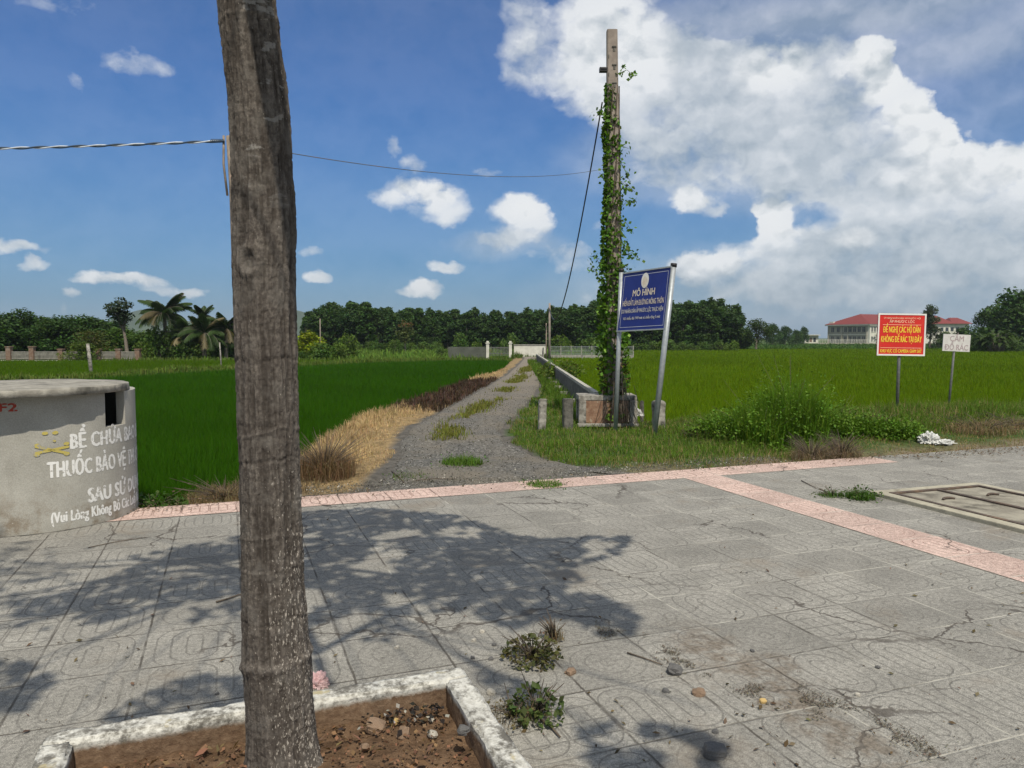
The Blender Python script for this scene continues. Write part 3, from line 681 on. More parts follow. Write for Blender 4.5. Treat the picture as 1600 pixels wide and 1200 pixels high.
def straw():
    P, H, W, K = [], [], [], []
    for y0, y1, dens, wd in ((7, 11, 1500, .007), (11, 16, 900, .009), (16, 24, 420, .014), (24, 40, 170, .026)):
        n = int((y1 - y0) * 3.2 * dens); x, y = scatter(n, -3.9, -.2, y0, y1)
        nz = fbm(x * .9, y * .9, seed=9)
        edge = ex(LE, y) - .08 + .35 * (fbm(x * 1.6, y * 1.6, seed=11) - .5)
        ok = (x > ex(RICE, y) - .05) & (x < edge) & (gs(x, y) > .75 + .5 * (nz - .5)) & ~((y + nz * 4 - 2 > 17) & (y + nz * 5 - 2 < 29))
        x, y = x[ok], y[ok]; P.append(on_bank(x, y))
        up = np.clip((ex(LE, y) - x) / 1.0, .25, 1); H.append(rng.uniform(.07, .27, len(x)) * up * (.7 + .6 * fbm(x * 1.2, y * 1.2, seed=12))); W.append(np.full(len(x), wd))
        g = fbm(x * .7, y * .7, seed=13)
        c = jitter((.40, .285, .15), len(x), .34, .10) * (.62 + .75 * fbm(x * 2.1, y * 1.4, seed=17))[:, None]; br = (y < 9.2) & (x < -2.05 + .5 * g); c = np.where(br[:, None], c * np.array([.48, .50, .58]), c); K.append(c)
    me = blades_mesh('dry_grass', np.concatenate(P), np.concatenate(H), np.concatenate(W), np.concatenate(K), lean=.7)
    tag(link('dry_grass', me, M['straw']), 'tan dried grass on the bank between the left paddy and track', 'dry grass', kind='stuff')
    n = 5200; y = rng.uniform(15.5, 30, n); x = ex(RICE, y) + rng.uniform(0, 1, n) * (ex(LE, y) - ex(RICE, y)); nz = fbm(x * .9, y * .9, seed=9)
    ok = (y + nz * 4 - 2 > 16.4) & (y + nz * 5 - 2 < 29.5); x, y = x[ok], y[ok]
    me = blades_mesh('burnt_grass', on_bank(x, y), rng.uniform(.08, .26, len(x)), rng.uniform(.012, .03, len(x)), jitter((.066, .042, .029), len(x), .55, .2) * (.5 + 1.0 * fbm(x * 1.7, y * 1.1, seed=18))[:, None], lean=.8)
    tag(link('burnt_grass', me, M['straw']), 'dark brown scorched patch of grass beside the far track', 'burnt grass', kind='stuff')
straw()
def verge():
    P, H, W, K = [], [], [], []
    for y0, y1, dens, wd in ((8, 12, 1500, .007), (12, 17, 1000, .009), (17, 26, 420, .015), (26, 62, 110, .032)):
        x1 = 14 if y0 < 17 else 2.6; n = int((y1 - y0) * (x1 + .4) * dens); x, y = scatter(n, -.4, x1, y0, y1)
        s = gs(x, y); g = fbm(x * .8, y * .8, seed=21); g2 = fbm(x * 2.2, y * 2.2, seed=22)
        edge = ex(RE, y) + .04 + .4 * (fbm(x * 1.5, y * 1.5, seed=14) - .5)
        ok = (x > edge) & (s > .62 + (g2 - .5) * .9) & (s < 5.9) | (x > edge) & (y >= 15) & (x < 2.4) & (y < 62)
        dry = sstep(x, 4.2, 6.5) * (1 - sstep(s + (g - .5) * 3, 1.8, 3.2)) + (1 - sstep(s + (g2 - .5) * 1.0, .7, 1.5)) * .9
        dry = np.clip(dry + .3 * (g2 > .62), 0, 1)
        ok &= rng.uniform(0, 1, n) > dry * .45
        x, y, s, g, dry = x[ok], y[ok], s[ok], g[ok], dry[ok]
        P.append(on_bank(x, y)); H.append(rng.uniform(.06, .20, len(x)) * (.5 + .9 * g) * (1 - .5 * dry) * (1 + .9 * sstep(x, 2.6, 4) * sstep(s, 2.2, 4))); W.append(np.full(len(x), wd))
        isdry = rng.uniform(0, 1, len(x)) < .16 + .62 * dry
        K.append(np.where(isdry[:, None], jitter((.25, .19, .095), len(x), .3, .1), jitter((.095, .160, .020), len(x), .3, .15)))
    me = blades_mesh('verge_grass', np.concatenate(P), np.concatenate(H), np.concatenate(W), np.concatenate(K), lean=.9)
    tag(link('verge_grass', me, M['blade']), 'mixed green and dry grass on the verge around the blue sign', 'grass', kind='stuff')
verge()
def channel_grass():
    n = 5200; y = rng.uniform(14.2, 48, n); x = np.where(rng.random(n) < .75, rng.uniform(.98, 1.30, n), rng.uniform(1.30, 1.52, n)); g = fbm(x * 1.2, y * .9, seed=51); ok = g > .36; x, y, g = x[ok], y[ok], g[ok]
    me = blades_mesh('channel_grass', np.stack([x, y, np.full(len(x), -.08)], 1), rng.uniform(.16, .46, len(x)) * (.5 + .9 * g), .010 + y * .0006, jitter((.085, .145, .020), len(x), .3, .15), lean=.45)
    tag(link('channel_grass', me, M['blade']), 'taller green grass growing along the near side of the concrete channel', 'grass', kind='stuff')
    n = 3000; y = rng.uniform(58, 64.5, n); x = rng.uniform(-7, 3.6, n); ok = (x < ex(LE, y) - .1) | (x > ex(RE, y) + .1) | (y > 63.2); x, y = x[ok], y[ok]; g = fbm(x * .8, y * .8, seed=52)
    me = blades_mesh('gate_grass', np.stack([x, y, height(x, y) - .02], 1), rng.uniform(.2, .62, len(x)) * (.3 + 1.1 * g), .05, jitter((.075, .115, .022), len(x), .35, .15), lean=.5)
    tag(link('gate_grass', me, M['blade']), 'dark green rank grass growing before the white gate wall', 'grass', kind='stuff')
channel_grass()
def far_grass():
    n = 16000; y = rng.uniform(56, 112, n); x = rng.uniform(-.45, .12, n) * y
    ok = ~((x > -3) & (y < 70)) & (x > -.30 * y - 8); x, y = x[ok], y[ok]; g = fbm(x * .25, y * .25, seed=31)
    me = blades_mesh('wild_grass', np.stack([x, y, np.full(len(x), ZF)], 1), rng.uniform(.25, .75, len(x)) * (.4 + 1.2 * g), rng.uniform(.06, .16, len(x)), jitter((.10, .165, .028), len(x), .3, .12) * (.6 + .8 * g)[:, None], lean=.6)
    tag(link('wild_grass', me, M['blade']), 'rank pale green grass between the left paddy and the plantation', 'wild grass', kind='stuff')
    n = 9000; y = rng.uniform(112, 230, n); x = rng.uniform(.14, .76, n) * y; ok = y > 112 + 6 * fbm(x * .05, 0, seed=3); x, y = x[ok], y[ok]
    me = blades_mesh('wild_grass', np.stack([x, y, np.full(len(x), ZF)], 1), rng.uniform(.2, .6, len(x)), rng.uniform(.2, .5, len(x)), jitter((.06, .115, .025), len(x), .3, .12), lean=.5)
    tag(link('wild_grass', me, M['blade']), 'rough grass on the flat land before the red roofed building', 'wild grass', kind='stuff')
    # bund between the left paddies and along their far end
    n = 7000; y = rng.uniform(22, 56, n); bx = np.interp(y, [20, 27, 34, 41, 50, 56], [-21, -18.2, -16.9, -14.6, -10.5, -5]); x = bx + rng.normal(0, .35, n)
    n2 = 2500; x2 = rng.uniform(-34, 0, n2); y2 = 56 + rng.normal(0, .4, n2); x = np.concatenate([x, x2]); y = np.concatenate([y, y2]); g = fbm(x * .4, y * .4, seed=33)
    me = blades_mesh('bund_grass', on_bank(x, y), rng.uniform(.12, .4, len(x)) * (.4 + 1.2 * g), rng.uniform(.03, .06, len(x)), jitter((.105, .15, .03), len(x), .3, .15), lean=.7)
    tag(link('bund_grass', me, M['blade']), 'light green grass on the low bund between the left paddies', 'grass', kind='stuff')
far_grass()

# ================================================================ street tree in the foreground
def street_tree():
    Y0 = 2.66
    prof = [(1210,397,500),(1180,394,496),(1150,391,492),(1100,388,487),(1050,384,485),(1030,382,485),(1010,382,481),(950,380,476),(900,379,472),(850,377.5,471),(800,376,469.5),(700,374.5,465),(600,372,463.5),(500,369,460.5),(420,366,459.5),(350,366.5,461.5),(280,364.5,456),(213,361,452.5),(160,357.5,449),(100,352.5,440.5),(50,347,435),(0,342,430),(-150,322,412),(-330,300,392)]
    zs, cx, rr = [], [], []
    for py, a, b in prof:
        L = at(a, py, Y0); Rr = at(b, py, Y0); zs.append(L.z); cx.append((L.x + Rr.x) / 2); rr.append((Rr.x - L.x) / 2)
    base = Vector((cx[0], Y0, 0.0))
    t = empty('street_tree', base, 'grey brown tree trunk leaning slightly left, growing from the whitewashed kerbed bed', 'tree')
    o = np.argsort(zs); zs, cx, rr = np.array(zs)[o], np.array(cx)[o], np.array(rr)[o]
    zz = np.concatenate([np.linspace(-.08, 2.95, 760), np.linspace(2.96, zs[-1], 60)]); n = 168
    th = np.linspace(0, 2 * np.pi, n, endpoint=False); T_, Z_ = np.meshgrid(th, zz)
    r0 = np.interp(Z_, zs, rr); c0 = np.interp(Z_, zs, cx)
    k = np.ones(9) / 9
    for q in (0,):
        rs = np.convolve(np.interp(zz, zs, rr), np.ones(25) / 25, 'same'); rs[:13] = np.interp(zz, zs, rr)[:13]; rs[-13:] = np.interp(zz, zs, rr)[-13:]
        cs = np.convolve(np.interp(zz, zs, cx), np.ones(25) / 25, 'same'); cs[:13] = np.interp(zz, zs, cx)[:13]; cs[-13:] = np.interp(zz, zs, cx)[-13:]
    r0 = np.repeat(rs[:, None], n, 1); c0 = np.repeat(cs[:, None], n, 1)
    flare = .022 * np.exp(-np.maximum(Z_, 0) / .07) * (1 + .7 * np.cos(T_ * 5 + 1)); r0 = r0 + flare
    ux, uy = np.cos(T_), np.sin(T_)
    A = fbm(ux * 4.5, uy * 4.5, Z_ * 2.2, 4, 41); B = fbm(ux * 13, uy * 13, Z_ * 7, 4, 42); Fi = vnoise(ux * 26, uy * 26, Z_ * 26, 43); Fj = vnoise(ux * 40, uy * 40, Z_ * 22, 44)
    fis = np.abs(Fi - .5) * 2; fj = np.abs(Fj - .5) * 2
    ring = np.zeros_like(Z_)
    for z0, amp, w_ in ((.17, .0015, .008), (.40, .007, .018), (.56, -.002, .005), (.74, .0015, .006), (.86, .002, .007), (1.02, .001, .005), (1.13, -.0025, .006), (1.22, .003, .006), (1.47, -.0025, .007), (1.75, .001, .006), (2.05, .0012, .007), (2.30, .002, .007), (2.46, .0015, .008), (2.62, .003, .008), (2.8, .0015, .008)):
        zz0 = z0 + .018 * (vnoise(ux * 1.5 + z0 * 9, uy * 1.5, 0, 45) - .5) * 2 + .012 * ux
        ring += amp * np.exp(-((Z_ - zz0) / w_) ** 2) * (.3 + 1.4 * vnoise(ux * 3 + z0 * 5, uy * 3, 1.3, 46))
    d = (A - .5) * .018 + (B - .5) * .014 - .0032 * (1 - sstep(fis, 0, .30)) - .0030 * (1 - sstep(fj, 0, .35)) + ring
    # knot
    kz, ka = 1.81, -1.75
    kd = np.sqrt(((Z_ - kz) / .045) ** 2 + (((T_ - (ka % (2 * np.pi)))) / .33) ** 2); d += .009 * np.exp(-((kd - 1) / .4) ** 2) - .008 * np.exp(-(kd / .6) ** 2)
    X = c0 + (r0 + d) * ux - base.x; Yv = (r0 + d) * uy; H = np.clip(.5 + d * 28, 0, 1)
    fleck = np.clip(.25 + .75 * (1 - sstep(Z_, .25, 1.6)) * (.6 + .8 * ux.clip(-.2, 1)) + .35 * sstep(Z_, 2.0, 2.5) * ux.clip(0, 1) + .25 * (A - .5), 0, 1)
    m_ = len(zz); i = (np.arange(m_ - 1)[:, None] * n + np.arange(n)[None]); j = (np.arange(m_ - 1)[:, None] * n + (np.arange(n)[None] + 1) % n)
    q = np.stack([i, j, j + n, i + n], -1).reshape(-1, 4)
    me = fast_mesh('trunk', np.stack([X, Yv, Z_], -1), quads=q, col=np.stack([H, fleck, B], -1).reshape(-1, 3), smooth=True)
    link('trunk', me, M['bark'], t)
    # crown: limbs and leaf sprays above the frame; its shade falls on the pavement
    top = Vector((cx[-1], Y0, zs[-1] - .05)); cot = 1 / math.tan(R(SUN_EL)); sx, sy = -sv.x / sv.z, -sv.y / sv.z
    polys = [
     ([(470,800),(560,793),(640,798),(720,806),(790,832),(850,842),(930,838),(990,838),(965,868),(890,888),(910,908),(860,930),(760,925),(700,890),(600,880),(470,870)], 1.0),
     ([(470,870),(600,880),(700,890),(760,925),(730,955),(640,960),(560,955),(470,985)], .78),
     ([(760,925),(870,925),(940,930),(975,950),(940,975),(860,965),(800,985),(740,960)], .92),
     ([(940,935),(1000,950),(1000,985),(960,1010),(920,990),(900,965)], .7),
     ([(20,940),(110,925),(200,890),(280,862),(385,848),(385,925),(280,945),(150,975),(30,985)], .85),
     ([(200,870),(300,850),(385,835),(385,860),(250,890)], .5),
     ([(300,950),(385,935),(385,955),(300,972)], .5),
     ([(-60,1030),(40,1035),(90,1060),(40,1110),(-60,1120)], .9),
     ([(150,1120),(200,1090),(270,1065),(330,1050),(385,1060),(385,1105),(300,1125),(200,1140)], .75),
     ([(740,1048),(800,1055),(850,1080),(830,1105),(770,1095)], .75),
     ([(870,1150),(960,1125),(1060,1135),(1130,1160),(1130,1200),(1000,1215),(880,1215),(860,1180)], .95),
     ([(560,985),(620,960),(640,985),(580,1010)], .3)]
    limbs = MB(); P, K, S = [], [], []
    limbs_src = []
    for poly, dens in polys:
        G = [ground(*p) for p in poly]; xs = [g.x for g in G]; ys = [g.y for g in G]
        area = abs(sum(G[i].x * G[(i + 1) % len(G)].y - G[(i + 1) % len(G)].x * G[i].y for i in range(len(G)))) / 2
        cen = Vector((sum(xs) / len(xs), sum(ys) / len(ys), 0)); zc = 4.35 + .22 * (cen.y - 5) + rng.uniform(-.2, .2)
        limbs_src.append(Vector((cen.x - sx * zc, cen.y - sy * zc, zc)))
        need = int(area * 1250 * dens); got = 0
        while got < need:
            x, y = rng.uniform(min(xs), max(xs)), rng.uniform(min(ys), max(ys)); ins = False
            for a, b in zip(G, G[1:] + G[:1]):
                if (a.y > y) != (b.y > y) and x < (b.x - a.x) * (y - a.y) / (b.y - a.y) + a.x: ins = not ins
            if not ins or float(fbm(x * 3.2, y * 3.2, 2.2, 3, 61)) < .50 - .15 * dens: 
                got += .25; continue
            z = zc + rng.normal(0, .22); z = max(z, 1.55 + .44 * (y - sy * z) + .35)
            P.append((x - sx * z, y - sy * z, z)); got += 1
    # the rest of the crown, out to the left and high up
    for k in range(5):
        c = Vector((rng.uniform(-3.6, -2.2), rng.uniform(-.5, 2.0), rng.uniform(4.6, 6.0))); limbs_src.append(c)
        P += [tuple(c + Vector(rng.normal(0, .33, 3))) for _ in range(200)]
    P = np.array(P) - np.array(base)
    lm = leaves_mesh('crown', P, rng.uniform(.07, .125, len(P)), jitter((.045, .085, .018), len(P), .3), up=.9, aspect=.6)
    link('crown', lm, M['leaf'], t)
    for k, c in enumerate(limbs_src):
        mid = top.lerp(c, .5) + Vector((0, 0, .2)); g0 = top + Vector((0, 0, -.1)) 
        limbs.tube([p - base for p in (g0, top.lerp(mid, .5) + Vector((0, 0, .35)), mid + Vector((0, 0, .25)), c)], [.030, .018, .010, .004], 7)
        for q in range(3):
            e = c + Vector(rng.normal(0, .4, 3)); limbs.tube([p - base for p in (mid, mid.lerp(e, .6) + Vector((0, 0, .08)), e)], [.008, .006, .003], 5)
    # the two lower limbs whose shade crosses the paving
    def lift(px, py, z): g = ground(px, py); return Vector((g.x - sx * z, g.y - sy * z, z))
    limbs.tube([p - base for p in (top, lift(495, 1020, 3.5), lift(560, 985, 3.75), lift(640, 945, 4.0), lift(720, 915, 4.2))], [.06, .036, .03, .026, .02], 8)
    limbs.tube([p - base for p in (lift(495, 1030, 3.5), lift(505, 1055, 3.5), lift(520, 1072, 3.6))], [.028, .024, .016], 8)
    limbs.build('limbs', M['bark'], t)
street_tree()

# ---------------------------------------------------------------- kerbed bed round the tree
def planter():
    Lb, wd, hh = 1.56, .102, .135
    corner = ground(722, 1041, hh)                    # outer far right corner
    M4 = Matrix.Translation((corner.x, corner.y, 0)) @ Matrix.Rotation(TH, 4, 'Z')
    t = empty('tree_bed_kerb', (corner.x, corner.y, 0), 'low square whitewashed concrete kerb around the foreground tree', 'kerb', TH)
    def strip(x0, y0, x1, y1):
        nx = max(3, int(abs(x1 - x0) / .02)); ny = max(3, int(abs(y1 - y0) / .02)); vs = []; 
        bm = bmesh.new(); bmesh.ops.create_cube(bm, size=1)
        for v in bm.verts: v.co = Vector(((x0 + x1) / 2 + v.co.x * (x1 - x0), (y0 + y1) / 2 + v.co.y * (y1 - y0), hh / 2 - .03 + v.co.z * (hh + .06)))
        long = [e for e in bm.edges if (e.verts[0].co - e.verts[1].co).length > .5]
        bmesh.ops.bevel(bm, geom=list(bm.edges), offset=.011, segments=2, affect='EDGES')
        for ax, cnt in ((0, nx), (1, ny)):
            lo, hi = (min(x0, x1), max(x0, x1)) if ax == 0 else (min(y0, y1), max(y0, y1))
            for k in range(1, cnt):
                co = [0, 0, 0]; co[ax] = lo + (hi - lo) * k / cnt; no = [0, 0, 0]; no[ax] = 1
                bmesh.ops.bisect_plane(bm, geom=bm.verts[:] + bm.edges[:] + bm.faces[:], plane_co=co, plane_no=no)
        for k in range(1, 7): bmesh.ops.bisect_plane(bm, geom=bm.verts[:] + bm.edges[:] + bm.faces[:], plane_co=(0, 0, hh * k / 7), plane_no=(0, 0, 1))
        for v in bm.verts:
            p = v.co; a = float(fbm(p.x * 9, p.y * 9, p.z * 9, 4, 71)) - .5; b = float(fbm(p.x * 28, p.y * 28, p.z * 28, 3, 72)) - .5
            v.co = p + v.normal * (a * .016 + b * .010)
        me = bpy.data.meshes.new('kerb_side'); bm.normal_update()
        for f in bm.faces: f.smooth = True
        bm.to_mesh(me); bm.free(); link('kerb_side', me, M['kerb'], t)
    strip(-Lb, -wd, 0, 0); strip(-wd, -Lb, 0, -wd + .004); strip(-Lb, -Lb, -Lb + wd, -wd + .004); strip(-Lb + wd, -Lb, -wd, -Lb + wd)
    # soil
    xs = np.linspace(-Lb + .05, -.05, 100); X, Y = np.meshgrid(xs, xs); Z = .022 + (fbm(X * 4, Y * 4, o=4, seed=73) - .5) * .05 + (fbm(X * 19, Y * 19, o=3, seed=74) - .5) * .03
    V = np.stack([X, Y, Z], -1).reshape(-1, 3); nx = 100; i = (np.arange(nx - 1)[:, None] * nx + np.arange(nx - 1)[None]).reshape(-1)
    o = link('soil', fast_mesh('soil', V, quads=np.stack([i, i + 1, i + nx + 1, i + nx], 1), smooth=True), M['soil']); o.location = (corner.x, corner.y, 0); o.rotation_euler.z = TH
    tag(o, kind='structure')
    return M4
M_BED = planter()

# ---------------------------------------------------------------- lettering
def text_mesh(body, size=1.0, bold=.0, space=1.0):
    cu = bpy.data.curves.new('lettering', 'FONT'); cu.body = body; cu.size = size; cu.offset = bold; cu.align_x = 'CENTER'; cu.space_character = space; cu.resolution_u = 3
    o = bpy.data.objects.new('lettering', cu); C.objects.link(o); bpy.context.view_layer.update()
    me = bpy.data.meshes.new_from_object(o.evaluated_get(bpy.context.evaluated_depsgraph_get()))
    bpy.data.objects.remove(o); bpy.data.curves.remove(cu); me.materials.clear()
    return me
def fit_text(body, w_, h_, bold=.012, cx=0, cy=0, space=1.0, cap=None):
    """text scaled so that its width is w_ and its capitals are h_ high, centred on cx with its baseline at cy; z is a small stacking offset"""
    for q in (('Ớ', 'Ó’'), ('Ờ', 'Ò’'), ('ớ', 'ó’'), ('ơ', 'o’'), ('Đ', '\u00d0')): body = body.replace(*q)      # the font draws these cleanly
    src = text_mesh(body, 1.0, 0.0, space); n = len(src.vertices); v = np.empty(n * 3, np.float32); src.vertices.foreach_get('co', v); v = v.reshape(-1, 3)
    fs = [tuple(q.vertices) for q in src.polygons]; bpy.data.meshes.remove(src)
    ref = text_mesh('H', 1.0, 0.0); r = np.empty(len(ref.vertices) * 3, np.float32); ref.vertices.foreach_get('co', r); ch = r.reshape(-1, 3)[:, 1].max(); bpy.data.meshes.remove(ref)
    sx = w_ / (v[:, 0].max() - v[:, 0].min()); v[:, 0] = (v[:, 0] - (v[:, 0].max() + v[:, 0].min()) / 2) * sx + cx; v[:, 1] = v[:, 1] * (h_ / ch) + cy; v[:, 2] = 0
    V, F = [], []; st = sx * bold * .55
    for i, (dx, dy) in enumerate(((0, 0), (-st, 0), (st, 0), (0, st * .5), (0, -st * .5))):
        F += [tuple(n * i + k for k in f) for f in fs]; V += [(a[0] + dx, a[1] + dy, i * .0003) for a in v]
    me = bpy.data.meshes.new('lettering'); me.from_pydata(V, [], F); me.update()
    return me
def map_mesh(me, fn):
    bm = bmesh.new(); bm.from_mesh(me)
    for k in range(2):
        lg = [e for e in bm.edges if e.calc_length() > .07]
        if lg: bmesh.ops.subdivide_edges(bm, edges=lg, cuts=1)
    bmesh.ops.triangulate(bm, faces=bm.faces)
    for v in bm.verts: v.co = fn(v.co)
    bm.to_mesh(me); bm.free(); me.update(); return me
def stand_up(me, y):      # text plane XY -> XZ facing -Y
    return map_mesh(me, lambda c: Vector((c.x, y, c.y)))

# ---------------------------------------------------------------- concrete ring tank
def tank():
    cx, cy, r, hgt, tk = -4.185, 6.60, .805, 1.09, .075
    t = empty('concrete_tank', (cx, cy, 0), 'round grey concrete tank with flat lid and white stencilled writing on the pavement', 'tank')
    # right window-like hole in the wall, open to the rim
    def ang(px, py): d = at(px, py, 6.0) - Vector((0, 0, CAM_H)); d.z = 0; d.normalize(); o = Vector((-cx, -cy)); 
    def hit(px):         # angle on the wall of the photo column px
        d = Vector(((px - 800) / FPX, 1.0)).normalized(); c = Vector((cx, cy)); b = d.dot(c); disc = b * b - c.length_squared + r * r
        p = d * (b - math.sqrt(max(0, disc))) - c; return math.atan2(p.y, p.x)
    a0, a1 = hit(160), hit(193); zlow = .80
    n = 240; zs = np.concatenate([np.linspace(-.02, zlow, 15), np.linspace(zlow, hgt, 6)[1:]])
    bm = bmesh.new(); da = 2 * math.pi / n
    def hole(k): a = (k + .5) * da; a = a - 2 * math.pi if a > math.pi else a; return a0 < a < a1
    ring = {}
    for io, rad in ((0, r), (1, r - tk)):
        for j, z in enumerate(zs):
            for k in range(n):
                a = k * da; wob = .006 * (float(vnoise(math.cos(a) * 3, math.sin(a) * 3, z * 4, 81)) - .5)
                q = rad + (wob if io == 0 else 0); ring[io, j, k] = bm.verts.new((q * math.cos(a), q * math.sin(a), z + (.008 * (float(vnoise(math.cos(a) * 14, math.sin(a) * 14, 0, 83)) - .5) if j == len(zs) - 1 else 0)))
    J = len(zs); jl = 14
    solid = lambda j, k: not (hole(k % n) and j >= jl)
    for j in range(J - 1):
        for k in range(n):
            k2 = (k + 1) % n
            if solid(j, k):
                bm.faces.new((ring[0, j, k], ring[0, j, k2], ring[0, j + 1, k2], ring[0, j + 1, k])); bm.faces.new((ring[1, j, k2], ring[1, j, k], ring[1, j + 1, k], ring[1, j + 1, k2]))
            elif j == jl: bm.faces.new((ring[0, j, k], ring[0, j, k2], ring[1, j, k2], ring[1, j, k]))
            if solid(j, k) != solid(j, k + 1):
                bm.faces.new((ring[0, j, k2], ring[1, j, k2], ring[1, j + 1, k2], ring[0, j + 1, k2]))
    for k in range(n):
        k2 = (k + 1) % n
        if solid(J - 2, k): bm.faces.new((ring[0, J - 1, k], ring[0, J - 1, k2], ring[1, J - 1, k2], ring[1, J - 1, k]))
    bmesh.ops.recalc_face_normals(bm, faces=bm.faces)
    me = bpy.data.meshes.new('ring_wall'); bm.to_mesh(me); bm.free(); link('ring_wall', me, M['tank'], t)
    MB().tube([((r + .002 + .006 * math.sin(k * 5.1)) * math.cos(k * math.pi / 60), (r + .002 + .006 * math.sin(k * 5.1)) * math.sin(k * math.pi / 60), -.004) for k in range(121)], .011, 6).build('base_seam', M['dark_concrete'], t)
    # lid: chipped slab, slid toward the road
    lx, ly, lr, lt = -.055, -.165, .885, .060; nb = 180; vs = []; fs = []
    prof = [(0, 0), (.55, 0), (.99, .0), (1.0, .004), (1.0, lt - .005), (.994, lt), (.8, lt), (.4, lt), (0, lt)]
    V, q, tri = [], [], []
    for pi_, (f, z) in enumerate(prof):
        for k in range(nb):
            a = k * 2 * math.pi / nb; rr = lr * f * (1 + (.012 * (vnoise(math.cos(a) * 6, math.sin(a) * 6, 0, 84) - .5) + .016 * (vnoise(math.cos(a) * 26, math.sin(a) * 26, z * 40, 85) - .5)) * (f > .9))
            V.append((lx + rr * math.cos(a), ly + rr * math.sin(a), hgt + .004 + z + .008 * (vnoise(math.cos(a) * f * 5, math.sin(a) * f * 5, 0, 86) - .5) * (z > lt * .6)))
    for pi_ in range(len(prof) - 1):
        for k in range(nb): q.append((pi_ * nb + k, pi_ * nb + (k + 1) % nb, (pi_ + 1) * nb + (k + 1) % nb, (pi_ + 1) * nb + k))
    link('lid', fast_mesh('lid', np.array([[float(c) for c in v] for v in V]), quads=q), M['lid'], t)
    # stencilled writing wraps round the wall
    def wrap(a_c, off=.0045):
        def fn(c):
            a = a_c + c.x / r; q = r + .0016 + c.z * .5 + .006 * (float(vnoise(math.cos(a) * 3, math.sin(a) * 3, c.y * 4, 81)) - .5); return Vector((q * math.cos(a), q * math.sin(a), c.y))
        return fn
    hz = lambda px, py: CAM_H + ((600 - py) / FPX * math.cos(PITCH) - math.sin(PITCH)) / (math.cos(PITCH) + (600 - py) / FPX * math.sin(PITCH)) * (cy + r * math.sin(hit(px)))
    def line(body, p0, frac, y_base, cap, mat='paint_white', bold=.05, name='lettering', total=None):
        """p0: photo column where the line starts"""
        aL = hit(p0); wd = total; m_ = fit_text(body, wd, cap, bold * 2.3, wd / 2, hz(p0, y_base), 1.06)
        map_mesh(m_, wrap(aL)); o = link(name, m_, M[mat], t); return o
    line('BỂ CHỨA BAO BÌ', 106, 0, 701, .116, total=.88)
    line('THUỐC BẢO VỆ THỰC VẬT', 68, 0, 747, .124, total=1.22)
    line('SAU SỬ DỤNG', 131, 0, 785, .114, total=.80)
    line('(Vui Lòng Không Bỏ Các Loại Rác Khác)', 71, 0, 818, .084, total=1.20, mat='paint_white')
    line('F2', -4, 0, 643, .060, 'paint_red', .03, 'red_marking', .115)
    # small skull and crossed bones in worn yellow
    mk = MB()
    def blob(px, py, w_, h_, rot=0, n=10, single=True):
        a = hit(px); x0 = 0; z0 = hz(px, py); vs = []
        for k in range(n):
            u = w_ * math.cos(k * 2 * math.pi / n); v = h_ * math.sin(k * 2 * math.pi / n); uu = u * math.cos(rot) - v * math.sin(rot); vv = u * math.sin(rot) + v * math.cos(rot)
            aa = a + uu / r; vs.append(((r + .005) * math.cos(aa), (r + .005) * math.sin(aa), z0 + vv))
        mk.add(vs, [tuple(range(n))]); 
        if single: mk.build('yellow_marking', M['paint_yellow'], t); mk.v, mk.f, mk.sm = [], [], []
    blob(66, 677, .022, .014); blob(82, 676, .022, .015); blob(80, 689, .012, .010)
    for rot, ox in ((.32, 0), (-.32, 0)):
        for k in range(-6, 7): blob(76 + k * 4.0, 703 - k * 4.0 * math.tan(rot) * .62, .016, .011)
    for px, py in ((53, 696), (99, 693), (52, 711), (99, 709)): blob(px, py, .022, .014)
tank()

